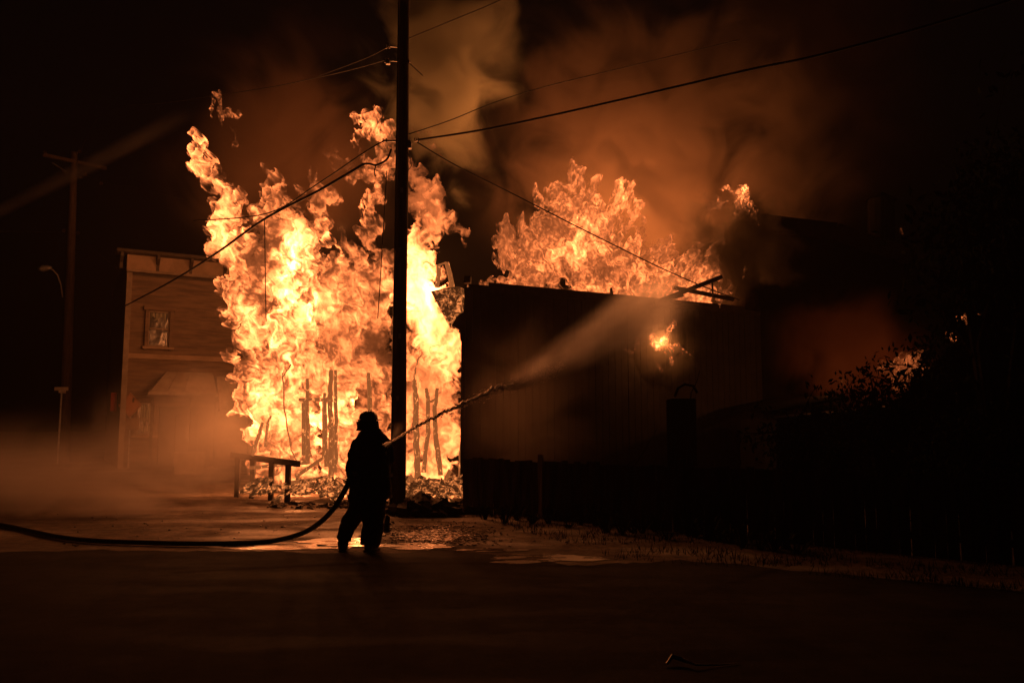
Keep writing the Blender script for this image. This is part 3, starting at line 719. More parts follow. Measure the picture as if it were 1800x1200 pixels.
# right: gable house and low shed
Y4 = 21.0
sh = empty('shed', (at(1500,760,19).x, 19, 0)); tag(sh, 'low dark shed with a shallow sloping roof in front of the smoky glow', 'shed')
sl = lambda px, py, Y=19.0: at(px, py, Y)-sh.location
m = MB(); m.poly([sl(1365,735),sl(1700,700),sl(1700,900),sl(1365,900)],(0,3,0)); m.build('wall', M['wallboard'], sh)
m = MB(); m.poly([sl(1355,728,18.8),sl(1480,703,18.8),sl(1480,697,18.8),sl(1355,722,18.8)],(0,3.4,.2)); m.build('roof', M['shingle'], sh)
gh = empty('gable_house', (at(1760,760,17).x, 17, 0)); tag(gh, 'black gabled house roof rising at the right edge behind the bushes', 'house')
gl = lambda px, py, Y=17.0: at(px, py, Y)-gh.location
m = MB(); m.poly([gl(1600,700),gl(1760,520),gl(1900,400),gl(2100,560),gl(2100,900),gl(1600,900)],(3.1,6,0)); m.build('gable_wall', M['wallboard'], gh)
m = MB(); m.poly([gl(1585,712,16.7),gl(1900,392,16.7),gl(1900,380,16.7),gl(1580,702,16.7)],(3.36,6.5,0)); m.build('roof', M['shingle'], gh)

# utility box and bent strap beside the dark wall
ub = empty('metal_cabinet', (at(1205,760,18.0).x,18.0,0)); tag(ub, 'dark metal cabinet with bent handle on top near the far end of the wall', 'cabinet')
ul = lambda px, py, Y=18.0: at(px, py, Y)-ub.location
a = ul(1180,700); b_ = ul(1228,900); MB().box(((a.x+b_.x)/2,.3,a.z/2),(b_.x-a.x,.6,a.z)).build('body', M['soot'], ub, bevel=.02)
MB().tube([ul(1186,697),ul(1192,682),ul(1204,675),ul(1218,678),ul(1226,690)], .03, 6).build('bent_handle', M['soot'], ub)

# ---------------------------------------------------------------- board fence
FA = gnd(818, 898); FB = gnd(1850, 1000); fd = (FB-FA); FLn = fd.length; fdn = fd.normalized()
fc = empty('board_fence', (FA.x, FA.y, 0)); tag(fc, 'low fence of upright weathered boards along the verge below the dark wall', 'fence')
bwid = .135; nbf = int(FLn/(bwid+.008)); fa_ = math.atan2(fdn.y, fdn.x)
meshes = [MB().box((0,0,0),(bwid,.022,1.0),None,.004).mesh('board') for _ in range(4)]
for i in range(nbf):
    h = 1.03+random.uniform(-.03,.03); o = link('fence_board', meshes[i%4], M['fence'], fc, fdn*(i*(bwid+.008))+Vector((0,random.uniform(-.01,.01),h/2)))
    o.rotation_euler = (random.uniform(-.02,.02),random.uniform(-.015,.015),fa_); o.scale = (1,1,h)
for z in (.25,.8): MB().beam(fdn*0+Vector((0,.05,z)), fdn*FLn+Vector((0,.05,z)), .05, .09).build('fence_rail', M['fence'], fc)
for s in (2.05, 5.0):
    o = MB().box((0,-.06,.57),(.10,.05,1.16),None,.004).build('fence_post', M['fence2' if s < 3 else 'fence'], fc, loc=fdn*s); o.rotation_euler = (0,0,fa_)

# ---------------------------------------------------------------- plants
def leaf_mesh(name, centres, mat, parent, size, spread, per, up=.3):
    vs = []; fs = []
    for c in centres:
        for _ in range(per):
            p = Vector(c)+Vector((random.gauss(0,spread),random.gauss(0,spread),random.gauss(0,spread*.8)))
            if p.z < .02: p.z = .03
            q = Euler((random.uniform(-1.4,1.4),random.uniform(-1.4,1.4),random.uniform(0,6.28))).to_matrix(); s = size*random.uniform(.6,1.4)
            n_ = len(vs)
            for v in ((-.5,0,0),(0,-.22,.05),(.5,0,0),(0,.22,.05)): vs.append(p+q@(Vector(v)*s))
            fs.append((n_,n_+1,n_+2,n_+3))
    m = MB(); m.add(vs, fs); return m.build(name, mat, parent)
def branch_tree(name, base, tips, label, cat, leafsize, spread, per, trunk=.12, grp=None):
    t = empty(name, base); tag(t, label, cat, grp); tm = MB(); cent = []
    for tip in tips:
        tip = Vector(tip)-base; a = Vector((0,0,0)); mid_ = Vector((tip.x*.35+random.gauss(0,.15), tip.y*.3, tip.z*.55))
        pts = [a, mid_*.6, mid_, mid_.lerp(tip,.5)+Vector((random.gauss(0,.12),random.gauss(0,.12),random.gauss(0,.1))), tip]
        tm.tube(pts, [trunk, trunk*.75, trunk*.5, trunk*.28, trunk*.08], 6)
        for k in range(3):
            c = pts[3].lerp(tip, k/2); cent.append(c)
            for _ in range(3):
                e = c+Vector((random.gauss(0,spread*1.6),random.gauss(0,spread*1.6),random.gauss(0,spread*1.4))); tm.tube([c,e], [trunk*.1, trunk*.04], 4); cent.append(e)
    tm.build('trunk', M['bark'], t)
    o = leaf_mesh('crown', cent, M['leaf'], t, leafsize, spread, per)
    return t
def tipset(pxs, Y, dy=.8): return [at(x, y, Y+random.uniform(-dy,dy)) for x, y in pxs]
B_ = Vector((at(1560,850,16).x,16,0))
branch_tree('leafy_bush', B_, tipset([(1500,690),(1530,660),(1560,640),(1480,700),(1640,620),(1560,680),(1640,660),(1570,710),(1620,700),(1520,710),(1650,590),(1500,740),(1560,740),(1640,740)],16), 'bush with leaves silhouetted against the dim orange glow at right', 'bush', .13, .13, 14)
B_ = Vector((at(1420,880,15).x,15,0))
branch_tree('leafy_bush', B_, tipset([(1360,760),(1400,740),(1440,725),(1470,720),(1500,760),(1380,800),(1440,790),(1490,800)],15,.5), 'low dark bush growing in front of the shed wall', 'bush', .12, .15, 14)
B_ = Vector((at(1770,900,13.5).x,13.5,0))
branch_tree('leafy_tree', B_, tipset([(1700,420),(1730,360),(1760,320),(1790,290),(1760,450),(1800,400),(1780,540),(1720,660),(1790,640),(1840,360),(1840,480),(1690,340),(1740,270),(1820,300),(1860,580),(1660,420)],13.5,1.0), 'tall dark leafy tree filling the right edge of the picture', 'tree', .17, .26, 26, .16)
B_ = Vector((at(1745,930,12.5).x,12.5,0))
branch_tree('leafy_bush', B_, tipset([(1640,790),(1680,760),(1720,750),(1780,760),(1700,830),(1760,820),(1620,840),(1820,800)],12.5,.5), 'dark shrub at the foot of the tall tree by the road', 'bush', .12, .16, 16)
# weeds along the fence: each tuft its own
tufts = []
lab = []
for i in range(26):
    px = 850+i*22+random.uniform(-8,8); py = 905+(px-850)*.11+random.uniform(-4,10); g = gnd(px, py); h = random.uniform(.10,.40)
    m = MB()
    for k in range(26):
        th = random.uniform(0,6.28); r0 = random.uniform(0,.07); r1 = r0+random.uniform(.05,.26); hh = h*random.uniform(.5,1.1)
        a = Vector((math.cos(th)*r0,math.sin(th)*r0,0)); c = Vector((math.cos(th)*r1,math.sin(th)*r1,hh)); mid_ = a.lerp(c,.6)+Vector((0,0,hh*.25)); sd = Vector((-math.sin(th),math.cos(th),0))*random.uniform(.008,.022)
        m.add([a-sd*.5,a+sd*.5,mid_+sd,mid_-sd,c], [(0,1,2,3),(3,2,4)])
    o = m.build('weed_tuft', M['weed'], loc=(g.x,g.y,0)); tag(o, 'tuft of long weeds growing at the foot of the low board fence', 'weed', 'weeds along the fence')
# grass on the verge (ground cover)
gr = MB()
for i in range(5200):
    px = random.uniform(830, 2100); base = 900+(px-850)*.085
    py = base+random.uniform(-4, 62)*min(1,(px-780)/300); g = gnd(px, py)
    dens = mnoise.noise(Vector((g.x*1.2,g.y*1.6,0)))
    if dens < -.12: continue
    th = random.uniform(0,6.28); hh = random.uniform(.03,.13); sd = Vector((math.cos(th),math.sin(th),0))*.006
    c = Vector((g.x+random.gauss(0,.04), g.y+random.gauss(0,.04), hh)); gr.add([Vector((g.x,g.y,0))-sd, Vector((g.x,g.y,0))+sd, c], [(0,1,2)])
tag(gr.build('verge_grass', M['weed']), 'short rough grass covering the verge between road and fence', 'grass', kind='stuff')
# stones / gravel near the boots and in the puddle
gv = MB()
for i in range(1300):
    if i % 6: px = random.gauss(770, 45); py = random.gauss(940, 9)
    else: px = random.uniform(100, 1150); py = random.uniform(900, 962)
    g = gnd(px, py); s = random.uniform(.008,.028); gv.box((g.x,g.y,s*.3),(s*1.4,s*1.2,s*.8),Euler((0,0,random.random()*3)).to_matrix(),s*.18)
tag(gv.build('gravel', M['rock']), 'wet gravel strewn over the ground around the puddles', 'gravel', kind='stuff')
# dry stalks in front of the wall
stg = 'bare stalks above the fence'
for (a, b_, lb) in (((1105,832),(1155,752),'long bare stalk leaning right above the middle of the fence'),((1085,826),(1128,800),'shorter bare stalk beside the long leaning one'),((1215,690),(1230,650),'upright bare stalk beside the dark cabinet')):
    A = at(a[0],a[1],16.5); Bq = at(b_[0],b_[1],16.5); foot = Vector((A.x-.2,A.y,0))
    tag(MB().tube([foot,A,A.lerp(Bq,.5)+Vector((.03,0,0)),Bq],[.015,.011,.008,.004],5).build('bare_stalk', M['bark']), lb, 'stalk', stg)
# small object beside the boot and the thing at the lower right
P = gnd(678, 935); cn = empty('nozzle_bag', (P.x,P.y+.1,0)); 
nb_ = MB().tube([(0,0,0),(0,0,.1),(.01,0,.22),(-.01,0,.26)],[.055,.05,.04,.02],10,.06).build('hydrant_valve', M['rubber'], cn, smooth=True)
tag(cn, 'small dark valve cap standing on the road behind the right boot', 'valve'); cn.name = 'road_valve'; nb_.name = 'body'
MB().tube([(-.06,0,.12),(.07,0,.12)], .02, 8).build('side_outlet', M['rubber'], cn)
P = gnd(1205, 1168); dbr = MB(); 
pts = [gnd(1172,1172)+Vector((0,0,.02)), gnd(1182,1166)+Vector((0,0,.05)), gnd(1200,1168)+Vector((0,0,.035)), gnd(1225,1176)+Vector((0,0,.03)), gnd(1262,1172)+Vector((0,0,.015)), gnd(1300,1168)+Vector((0,0,.012))]
tag(dbr.tube(pts,[.008,.016,.014,.008,.004,.003],8,.15).build('torn_bark', M['metal']), 'shiny crumpled scrap lying on the near asphalt at lower right', 'scrap')
# tar seam across the asphalt
sm2 = MB(); pts = [gnd(x,y,.008) for x,y in ((300,1006),(420,999),(600,991),(760,988),(900,990),(1050,996))]
for a, b_ in zip(pts[:-1], pts[1:]): d = (b_-a).normalized(); nn = Vector((-d.y,d.x,0))*.012; sm2.add([a-nn,b_-nn,b_+nn,a+nn],[(0,1,2,3)])
tag(sm2.build('tar_seam', M['fence']), kind='structure')

# ---------------------------------------------------------------- hose
FY = 11.2
def fp(px, py, dy=0.0): return at(px, py, FY+dy)
hp = [fp(628,822,-.16), fp(616,838,-.16), fp(612,850,-.12), fp(600,872,-.05), fp(585,895,.1)]
g_ = [gnd(x,y,.04) for x,y in ((480,950),(420,954),(350,955),(250,953),(170,950),(110,944),(60,934),(20,925),(-30,916),(-120,900))]
a = hp[-1]; 
hp += [Vector((at(562,918,11.5))), Vector((at(530,937,11.9)))]
hp[-1].z = max(hp[-1].z,.05); 
cable(hp+g_, .036, 'fire_hose', 'charged fire hose curving along the road up to the firefighter hip', None, 'hose', 14)
bpy.data.objects['fire_hose'].data.materials[0] = M['hose']

# ---------------------------------------------------------------- water
def water_mat():
    t = NT('water_jet'); b = t.n('BsdfPrincipled'); b.inputs['Base Color'].default_value = (.20,.17,.15,1); b.inputs['Roughness'].default_value = .35
    b.inputs['Transmission Weight'].default_value = .25; b.inputs['IOR'].default_value = 1.33
    bp_ = t.n('Bump'); bp_.inputs['Strength'].default_value = .8; bp_.inputs['Distance'].default_value = .02
    t.l(t.noise(t.pos(), 30, 4), bp_.inputs['Height']); t.l(bp_.outputs[0], b.inputs['Normal'])
    t.l(b.outputs[0], t.out.inputs[0]); return t.m
def jetpt(f):   # f 0..1 from nozzle to roof
    k = [(686,778,11.0),(740,745,12.2),(820,706,13.6),(880,680,14.8),(940,665,16.0),(1060,598,18.6),(1180,530,21.3)]
    x = f*(len(k)-1); i = min(int(x), len(k)-2); u = x-i
    return at(*[k[i][j]+(k[i+1][j]-k[i][j])*u for j in range(3)])
ctrl = [jetpt(i/6) for i in range(7)]
def spl(P_, n=10):
    out = []
    for i in range(len(P_)-1):
        a = P_[max(i-1,0)]; b = P_[i]; c = P_[i+1]; d = P_[min(i+2,len(P_)-1)]
        for j in range(n):
            t = j/n; out.append(.5*((2*b)+(c-a)*t+(2*a-5*b+4*c-d)*t*t+(3*b-a-3*c+d)*t**3))
    return out+[P_[-1]]
J = spl(ctrl, 24)
jet = MB(); nj = int(len(J)*.66)
for i in range(0, nj, 1): pass
jet.tube([p+Vector((random.gauss(0,.00006*i),0,random.gauss(0,.00028*i))) for i, p in enumerate(J[:nj])], [(.016+.00022*i+random.uniform(-.006,.006)*(i/nj))*(1 if i < nj*.8 else 1-.85*(i-nj*.8)/(nj*.2)) for i in range(nj)], 8, .08)
for i in range(1500):
    f = random.random()**.3*(nj+12); p = J[int(f)]; s = random.uniform(.005,.014); sp = .010+.00045*f
    jet.box(p+Vector((random.gauss(0,sp),random.gauss(0,sp),random.gauss(0,sp)-.0003*f)), (s*2.2,s,s), Euler((0,-.5,.3)).to_matrix(), s*.2)
tag(jet.build('water_jet', water_mat(), smooth=False), 'dark jet of water shooting from the hose nozzle toward the roof', 'water jet')

# ---------------------------------------------------------------- firefighter
def loft(mb, rings, n=20):
    """rings: (centre Vector, rx, ry, axis) ; axis 'h' horizontal ring"""
    vs = []
    for (c, rx, ry) in rings:
        for k in range(n):
            th = 2*math.pi*k/n; x, y = math.cos(th), math.sin(th)
            e = .82; x = math.copysign(abs(x)**e, x); y = math.copysign(abs(y)**e, y)
            vs.append(Vector(c)+Vector((x*rx, y*ry, 0)))
    m = len(rings)
    fs = [(i*n+k, i*n+(k+1)%n, (i+1)*n+(k+1)%n, (i+1)*n+k) for i in range(m-1) for k in range(n)]
    fs += [tuple(range(n-1,-1,-1)), tuple((m-1)*n+k for k in range(n))]
    # rings run downward in pixel order, so flip
    mb.add(vs, [tuple(reversed(f)) for f in fs])
U = FY/FPX   # metres per photo pixel at the firefighter
FO = gnd(640, 962); FO.z = 0; FO.y = FY
def Q(px, py, dy=0.0): return fp(px, py, dy)-FO
def remesh(o, size, smooth=6, disp=0.0, dscale=.12):
    r = o.modifiers.new('r','REMESH'); r.mode = 'VOXEL'; r.voxel_size = size; r.use_smooth_shade = True
    s = o.modifiers.new('s','SMOOTH'); s.factor = .6; s.iterations = smooth
    if disp:
        tx = bpy.data.textures.new(o.name+'_folds','CLOUDS'); tx.noise_scale = dscale; tx.noise_depth = 3
        d = o.modifiers.new('d','DISPLACE'); d.texture = tx; d.strength = disp; d.mid_level = .5; d.texture_coords = 'LOCAL'
def arm(mb, pts, rad, n=14): mb.tube([Vector(p) for p in pts], rad, n)
# one continuous body: head, neck, trunk, arms, legs, hands
bd = MB()
loft(bd, [(Q(649,726),.03,.04),(Q(648.5,730),.075,.09),(Q(648,740),.085,.105),(Q(648.5,752),.075,.09),(Q(650,758),.06,.07),(Q(652,765),.10,.09),(Q(654,775),.2,.12),(Q(654,800),.2,.13),(Q(653,830),.17,.12),(Q(651,862),.18,.13),(Q(650,885),.16,.13)])
arm(bd, [Q(629,780),Q(620,808,-.02),Q(616,828,-.10),Q(626,834,-.22)], [.06,.055,.045,.035])
arm(bd, [Q(678,782),Q(683,808,.04),Q(684,812,.2),Q(676,796,.34)], [.06,.055,.045,.035])
arm(bd, [Q(640,885),Q(622,918,-.04),Q(606,944,.02),Q(602,957,.02)], [.10,.075,.05,.045])
arm(bd, [Q(656,885),Q(654,925,-.02),Q(651,950,0),Q(649,962,0)], [.10,.08,.055,.05])
# face: nose, brow, ears turned away to the far right
hc = Q(649,742); fdv = Vector((.5,.86,0)).normalized(); rt = Vector((fdv.y,-fdv.x,0))
bd.box(hc+fdv*.105+Vector((0,0,-.01)),(.025,.03,.04)); bd.box(hc+fdv*.09+Vector((0,0,.03)),(.09,.03,.02)); bd.box(hc+fdv*.088+Vector((0,0,-.055)),(.05,.025,.015))
for s_ in (-1,1): bd.box(hc+rt*(.085*s_)+Vector((0,0,-.005)),(.02,.03,.06))
person = bd.build('person', M['skin'], loc=FO); remesh(person, .012, 4)
tag(person, 'firefighter in helmet and long bunker coat seen from behind aiming a hose', 'person')
# coat
ct = MB()
loft(ct, [(Q(652,754),.10,.10),(Q(652,758),.135,.12),(Q(653,764),.19,.14),(Q(654,770),.225,.16),(Q(654,780),.245,.18),(Q(654.5,795),.25,.19),(Q(654,812),.255,.20),(Q(653,830),.262,.205),(Q(652,848),.275,.21),(Q(650.5,864),.285,.215),(Q(649,876),.28,.215)])
arm(ct, [Q(631,774),Q(624,792),Q(620,810,-.02),Q(617,824,-.08),Q(617,833,-.13),Q(622,838,-.2)], [.085,.085,.08,.075,.068,.06])
arm(ct, [Q(676,776),Q(682,792,.02),Q(684,806,.06),Q(682,812,.16),Q(678,802,.3)], [.085,.082,.075,.07,.06])
# collar
ct.tube([Q(640,757,.03),Q(645,754,-.07),Q(654,753,-.09),Q(663,755,-.05),Q(668,757,.04)], [.028]*5, 8)
ct.add([Q(611,880,-.1),Q(633,886,-.16),Q(636,868,-.18),Q(614,862,-.1),Q(611,880,.1),Q(633,886,.12),Q(636,868,.12),Q(614,862,.1)],[(0,1,2,3),(7,6,5,4),(0,4,5,1),(1,5,6,2),(2,6,7,3),(3,7,4,0)])
coat = ct.build('coat', M['coat'], person); remesh(coat, .013, 5, .05, .16)
for (py, cx_, rx, ry) in ((872,650,.300,.232),(835,652.5,.286,.226)):
    m = MB(); n_ = 40; c = Q(cx_,py); vs = []
    for zz in (-.022,.022):
        for k in range(n_):
            th = 2*math.pi*k/n_; x, y = math.cos(th), math.sin(th); x = math.copysign(abs(x)**.82,x); y = math.copysign(abs(y)**.82,y)
            vs.append(c+Vector((x*rx*.985,y*ry*.985,zz)))
    m.add(vs,[(k,(k+1)%n_,n_+(k+1)%n_,n_+k) for k in range(n_)]); m.build('reflective_band', M['stripe'], coat)
# trousers
tr_ = MB()
loft(tr_, [(Q(650,862),.22,.18),(Q(649,880),.235,.19),(Q(648,893),.22,.18)])
arm(tr_, [Q(633,884),Q(625,900,-.02),Q(614,920,-.05),Q(606,938,-.01),Q(604,948,0)], [.135,.125,.112,.104,.098], 16)
arm(tr_, [Q(659,880),Q(657,905,-.01),Q(654.5,930,-.03),Q(652.5,948,0),Q(652,957,0)], [.155,.15,.142,.136,.135], 16)
trs = tr_.build('trousers', M['coat'], person); remesh(trs, .013, 4, .05, .13)
for (c, dx) in ((Q(603,957),-.02),(Q(650,964),0)):
    m = MB(); x0, y0 = c.x, c.y; zb = .012
    m.tube([(x0,y0,.24),(x0,y0,.14),(x0,y0,.07)], [.075,.072,.075], 12)
    dr = Vector((.35,.94,0)) if dx == 0 else Vector((-.1,1,0))
    dr.normalize()
    for f, r in ((-.06,.055),(0,.062),(.07,.062),(.14,.058),(.19,.045)): pass
    m.tube([Vector((x0,y0,.05))+dr*f for f in (-.1,-.06,0,.08,.15,.20)], [.03,.055,.065,.06,.055,.03], 12)
    bo = m.build('boot', M['rubber'], person); remesh(bo, .010, 3)
    MB().box(Vector((x0,y0,.012))+dr*.05,(.11,.30,.024),Matrix.Rotation(math.atan2(dr.y,dr.x)-math.pi/2,3,'Z')).build('sole', M['rubber'], bo, bevel=.008)
# helmet: dome, ridge, brim longest to one side, ear flap, strap
hm = MB(); n_ = 28; hcn = Q(647.5,738)
prof = [(0,.128),(.03,.127),(.06,.121),(.09,.104),(.112,.078),(.125,.04),(.129,.005)]
vs = []
for (z, r) in prof:
    for k in range(n_):
        th = 2*math.pi*k/n_; vs.append(hcn+Vector((math.cos(th)*r*1.0, math.sin(th)*r*1.12, z)))
hm.add(vs, [(i*n_+k,i*n_+(k+1)%n_,(i+1)*n_+(k+1)%n_,(i+1)*n_+k) for i in range(len(prof)-1) for k in range(n_)]+[tuple((len(prof)-1)*n_+k for k in range(n_))])
helm = hm.build('helmet', M['helmet'], person, smooth=True); sd = helm.modifiers.new('t','SOLIDIFY'); sd.thickness = .006
br = MB(); vs = []
for rr in (0,1):
    for k in range(n_):
        th = 2*math.pi*k/n_; ext = (.014+.045*max(0,math.cos(th-.25))**2)*rr
        r = .126+ext; vs.append(hcn+Vector((math.cos(th)*r, math.sin(th)*r*1.1, .004-.010*rr+.006*max(0,math.cos(th))*rr)))
br.add(vs, [(k,(k+1)%n_,n_+(k+1)%n_,n_+k) for k in range(n_)]); bo = br.build('brim', M['helmet'], helm); sd = bo.modifiers.new('t','SOLIDIFY'); sd.thickness = .012
MB().tube([hcn+Vector((0,-.13,.05)),hcn+Vector((0,-.08,.115)),hcn+Vector((0,0,.134)),hcn+Vector((0,.08,.118))], .008, 6).build('ridge', M['helmet'], helm)
fl_ = MB(); vs = []
for j, (z, r) in enumerate(((0,.118),(-.05,.128),(-.10,.135),(-.135,.150))):
    for k in range(15):
        th = math.radians(-170+k*180/14); vs.append(hcn+Vector((math.cos(th)*r*1.02, math.sin(th)*r, z-.01)))
fl_.add(vs, [(j*15+k,j*15+k+1,(j+1)*15+k+1,(j+1)*15+k) for j in range(3) for k in range(14)])
o = fl_.build('neck_flap', M['coat'], helm, smooth=True); sd = o.modifiers.new('t','SOLIDIFY'); sd.thickness = .012
MB().tube([hcn+Vector((-.13,.0,-.01)),hcn+Vector((-.152,.01,-.045)),hcn+Vector((-.150,.02,-.10)),hcn+Vector((-.12,.03,-.135))], .008, 6).build('chin_strap', M['rubber'], helm)
MB().box(hcn+Vector((-.145,.01,-.035)),(.03,.05,.03)).build('buckle', M['metal'], helm)
# gloves with five fingers each, curled around the hose and the nozzle
def glove(pc, axis, palm_dir, r_h):
    axis = axis.normalized(); pd = (palm_dir-axis*palm_dir.dot(axis)).normalized(); sd_ = axis.cross(pd)
    m = MB(); m.tube([pc+pd*(r_h+.075), pc+pd*(r_h+.045), pc+pd*(r_h+.018)], [.034,.044,.040], 10)
    for i, ln_ in enumerate((.9,1.0,.95,.8)):
        o_ = axis*(-.036+.024*i); base = pc+pd*(r_h+.02)+o_; pts = [base]
        for j in range(1,6):
            an = j*.52*ln_; pts.append(pc+o_+(pd*math.cos(an)+sd_*math.sin(an))*(r_h+.013))
        m.tube(pts, [.0125,.012,.0115,.011,.010,.008], 8)
    pts = [pc+pd*(r_h+.03)-axis*.03]
    for j in range(1,5): an = -j*.5; pts.append(pc-axis*(.045)+(pd*math.cos(an)+sd_*math.sin(an))*(r_h+.014))
    m.tube(pts, [.016,.015,.014,.012,.009], 8)
    return m.build('glove', M['glove'], person, smooth=True)
glove(Q(614,845,-.13), Vector((.3,-.1,1)), Vector((.6,.2,.6)), .036)
nz0 = Q(668,790,.30); nz1 = Q(686,778,-.2)+Vector((0,.0,0))
noz = empty('hose_nozzle', FO); tag(noz, 'black hose nozzle held at the chest and hidden by the firefighter body', 'nozzle')
jd = (J[12]-J[0]).normalized(); n0 = J[0]-FO
MB().tube([n0-jd*.34, n0-jd*.3, n0-jd*.1, n0-jd*.08, n0], [.036,.04,.04,.03,.022], 12).build('barrel', M['rubber'], noz, smooth=True)
MB().tube([n0-jd*.2, n0-jd*.2+Vector((0,0,-.12))], .018, 8).build('pistol_grip', M['rubber'], noz)
glove(n0-jd*.24, jd, Vector((-.2,.3,-.9)), .04)

# ---------------------------------------------------------------- smoke, steam and spray (real scattering volumes)
def vol_mat(name, build):
    t = NT(name); pv = t.n('VolumePrincipled') if False else t.n('VolumeScatter'); build(t, pv); t.l(pv.outputs[0], t.out.inputs['Volume']); return t.m
def cone_spray(name, A, B, r0, r1, dens, label, nscale=1.0, col=(.9,.9,.9), p=1.0, fade=(.0,.12,.9,1.0)):
    A, B = Vector(A), Vector(B); L_ = (B-A).length; n_ = 24; vs = []
    for i in range(9):
        z = L_*i/8; r = r0+(r1-r0)*i/8
        for k in range(n_): vs.append((math.cos(2*math.pi*k/n_)*r, math.sin(2*math.pi*k/n_)*r, z))
    m = MB(); m.add(vs, [(i*n_+k,i*n_+(k+1)%n_,(i+1)*n_+(k+1)%n_,(i+1)*n_+k) for i in range(8) for k in range(n_)]+[tuple(range(n_-1,-1,-1)), tuple(8*n_+k for k in range(n_))])
    t = NT(name+'_mist'); v = t.n('VolumeScatter'); v.inputs[0].default_value = c4(col); v.inputs['Anisotropy'].default_value = .4
    tc = t.n('TexCoord'); sx = t.n('SeparateXYZ'); t.l(tc.outputs['Object'], sx.inputs[0])
    rr = t.math('SQRT', t.math('ADD', t.math('POWER', sx.outputs[0], 2.0), t.math('POWER', sx.outputs[1], 2.0)))
    R_ = t.math('MULTIPLY_ADD', sx.outputs[2], (r1-r0)/L_, r0)
    fall = t.math('POWER', t.mapr(t.math('DIVIDE', rr, R_), 0, .97, 1, 0), p)
    zf = t.math('DIVIDE', sx.outputs[2], L_)
    ends = t.math('MULTIPLY', t.mapr(zf, fade[0], fade[1]), t.mapr(zf, fade[2], fade[3], 1, 0))
    mp = t.n('Mapping'); mp.inputs[3].default_value = (3*nscale, 3*nscale, .6*nscale); t.l(tc.outputs['Object'], mp.inputs[0])
    nz = t.mapr(t.noise(mp.outputs[0], 1.0, 3, .6), .3, .7, .35, 1.25)
    d = t.math('MULTIPLY', t.math('MULTIPLY', fall, ends), t.math('MULTIPLY', nz, dens))
    t.l(d, v.inputs['Density']); t.l(v.outputs[0], t.out.inputs['Volume']); t.m.cycles.volume_step_rate = .5
    o = m.build(name, t.m, smooth=True, loc=A); o.rotation_mode = 'QUATERNION'; o.rotation_quaternion = (B-A).to_track_quat('Z','Y')
    return tag(o, label, 'spray', kind='stuff')
cone_spray('spray_mist', at(860,690,14.4), at(1190,522,21.5), .14, 1.25, 1.15, 'fine cone of spray where the water jet breaks up before the roof', fade=(0,.35,.75,1.0))
cone_spray('nozzle_mist', J[0], J[0]+(J[12]-J[0]).normalized()*.6+Vector((-.03,0,.16)), .02, .13, 1.6, 'small fan of mist at the nozzle in front of the pole', 3, fade=(0,.05,.4,1))
cone_spray('spray_beam', at(-80,412,38), at(350,190,32), .32, .5, 2.5, 'faint beam of water spray crossing behind the distant pole', .5, fade=(0,.02,.75,1))

def box_obj(name, lo, hi):
    c = [(a+b)/2 for a, b in zip(lo, hi)]; s = [b-a for a, b in zip(lo, hi)]
    return MB().box(c, s).mesh(name)
# air
t = NT('haze_air'); v = t.n('VolumePrincipled'); v.inputs['Color'].default_value = (.8,.75,.7,1); v.inputs['Density'].default_value = .0007; v.inputs['Anisotropy'].default_value = .35
t.l(v.outputs[0], t.out.inputs['Volume'])
tag(link('haze', box_obj('haze', (-45,-6,-1), (45,62,26)), t.m), 'thin smoky night air filling the whole street', 'haze', kind='stuff')

def smoke(name, lo, hi, dens, scale, thr, col, label, mask=None, aniso=.3, seed=0, detail=4, dist=.8, sr=.5, wid=.22, stretch=(1,1,1), zf=0):
    """a body of smoke: an ellipsoid hull of uneven outline filled with billowing density"""
    me = bpy.data.meshes.new(name); bm = bmesh.new(); bmesh.ops.create_icosphere(bm, subdivisions=4, radius=1)
    c = Vector([(a+b)/2 for a, b in zip(lo, hi)]); h = Vector([(b-a)/2 for a, b in zip(lo, hi)])
    for vtx in bm.verts:
        d = vtx.co.copy(); r = 1+.12*mnoise.noise(d*1.6+Vector((seed,0,0)))
        vtx.co = Vector((d.x*h.x*r, d.y*h.y*r, d.z*h.z*r))
        if vtx.co.z+c.z < .03: vtx.co.z = .03-c.z
    bm.to_mesh(me); bm.free()
    t = NT(name+'_volume'); v = t.n('VolumePrincipled'); v.inputs['Color'].default_value = c4(col); v.inputs['Anisotropy'].default_value = aniso
    p = t.pos((1/h.x,1/h.y,1/h.z), (-c.x/h.x,-c.y/h.y,-c.z/h.z))
    ln = t.n('VectorMath', operation='LENGTH'); t.l(p, ln.inputs[0])
    fall = t.mapr(ln.outputs['Value'], .1, .98, 1, 0)
    nz = t.noise(t.pos(stretch,(seed*3.1,seed,0)), scale, detail, .6, dist); t.m.cycles.volume_step_rate = sr
    nv = t.math('ADD', nz, t.math('MULTIPLY', fall, .25))
    d = t.math('MULTIPLY', t.mapr(nv, thr, thr+wid), t.math('MULTIPLY', fall, dens))
    if zf:
        g = t.n('NewGeometry'); sx = t.n('SeparateXYZ'); t.l(g.outputs['Position'], sx.inputs[0])
        d = t.math('MULTIPLY', d, t.math('EXPONENT', t.math('MULTIPLY', sx.outputs[2], -1/zf)))
    t.l(d, v.inputs['Density']); t.l(v.outputs[0], t.out.inputs['Volume'])
    o = link(name, me, t.m, None, c); return tag(o, label, 'smoke' if 'smoke' in name else 'steam', kind='stuff')
def span(px0, px1, py0, py1, Y0, Y1):
    Ym = (Y0+Y1)/2; a = at(px0, py1, Ym); b = at(px1, py0, Ym); return (a.x, Y0, max(a.z,-.5)), (b.x, Y1, b.z)
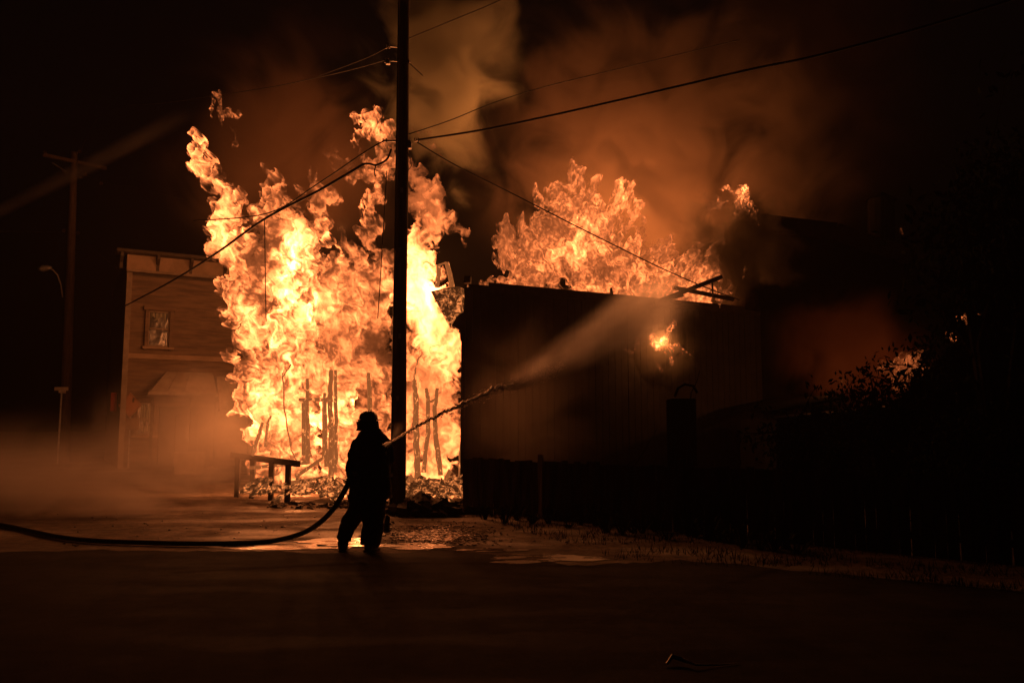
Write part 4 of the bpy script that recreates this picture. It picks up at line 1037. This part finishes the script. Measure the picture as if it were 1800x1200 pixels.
smoke('smoke', *span(590,960,-260,430,21.8,25.0), 1.6, .55, .56, (.84,.84,.60), 'pale olive smoke column rising behind the near pole', seed=1, sr=.35, wid=.16, dist=1.2)
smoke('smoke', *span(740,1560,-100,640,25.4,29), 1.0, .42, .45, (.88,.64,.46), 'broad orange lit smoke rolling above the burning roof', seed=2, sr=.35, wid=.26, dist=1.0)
smoke('smoke', *span(1150,1700,-260,460,26.5,33), .22, .25, .50, (.60,.36,.25), 'dark brown smoke drifting away at the upper right', seed=5)
smoke('smoke', *span(1165,1440,285,575,22.2,23.4), 8.0, 1.1, .54, (.10,.085,.065), 'dense dark smoke boiling up between roof fire and far roof', seed=7, aniso=0, sr=.25, wid=.14)
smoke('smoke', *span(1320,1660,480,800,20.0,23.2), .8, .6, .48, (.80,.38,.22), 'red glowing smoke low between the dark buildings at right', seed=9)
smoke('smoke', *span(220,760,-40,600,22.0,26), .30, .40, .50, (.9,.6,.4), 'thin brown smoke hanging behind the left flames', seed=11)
smoke('steam', *span(-450,640,690,955,13.5,18.0), 2.0, 1.0, .50, (.88,.83,.78), 'low orange lit steam rolling over the ground at left', seed=13, aniso=.1, sr=.2, wid=.2, stretch=(.6,.8,1.1), zf=.55)
smoke('steam', *span(40,620,600,935,17.8,20.5), 1.5, .8, .50, (.88,.83,.78), 'wispy steam curling up at the foot of the left flames', seed=19, aniso=.1, sr=.2, wid=.18, stretch=(.8,.8,.9), zf=1.0)
smoke('steam', *span(190,520,600,880,21.5,27), .40, .45, .50, (.88,.83,.78), 'thin steam drifting in front of the clapboard building', seed=15, aniso=.1, sr=.4)
smoke('steam', *span(760,1100,500,980,15.6,18.6), .20, .8, .50, (.8,.72,.62), 'brown steam drifting past the corner of the dark wall', seed=17, aniso=.1, sr=.35)
smoke('smoke', *span(1070,1250,540,690,19.9,20.95), .9, 1.2, .46, (.9,.85,.65), 'small puff of smoke added to carry the glow around the hole in the dark side wall', seed=23, aniso=0, sr=.3)  # smoke added here to spread a soft glow round the wall flame
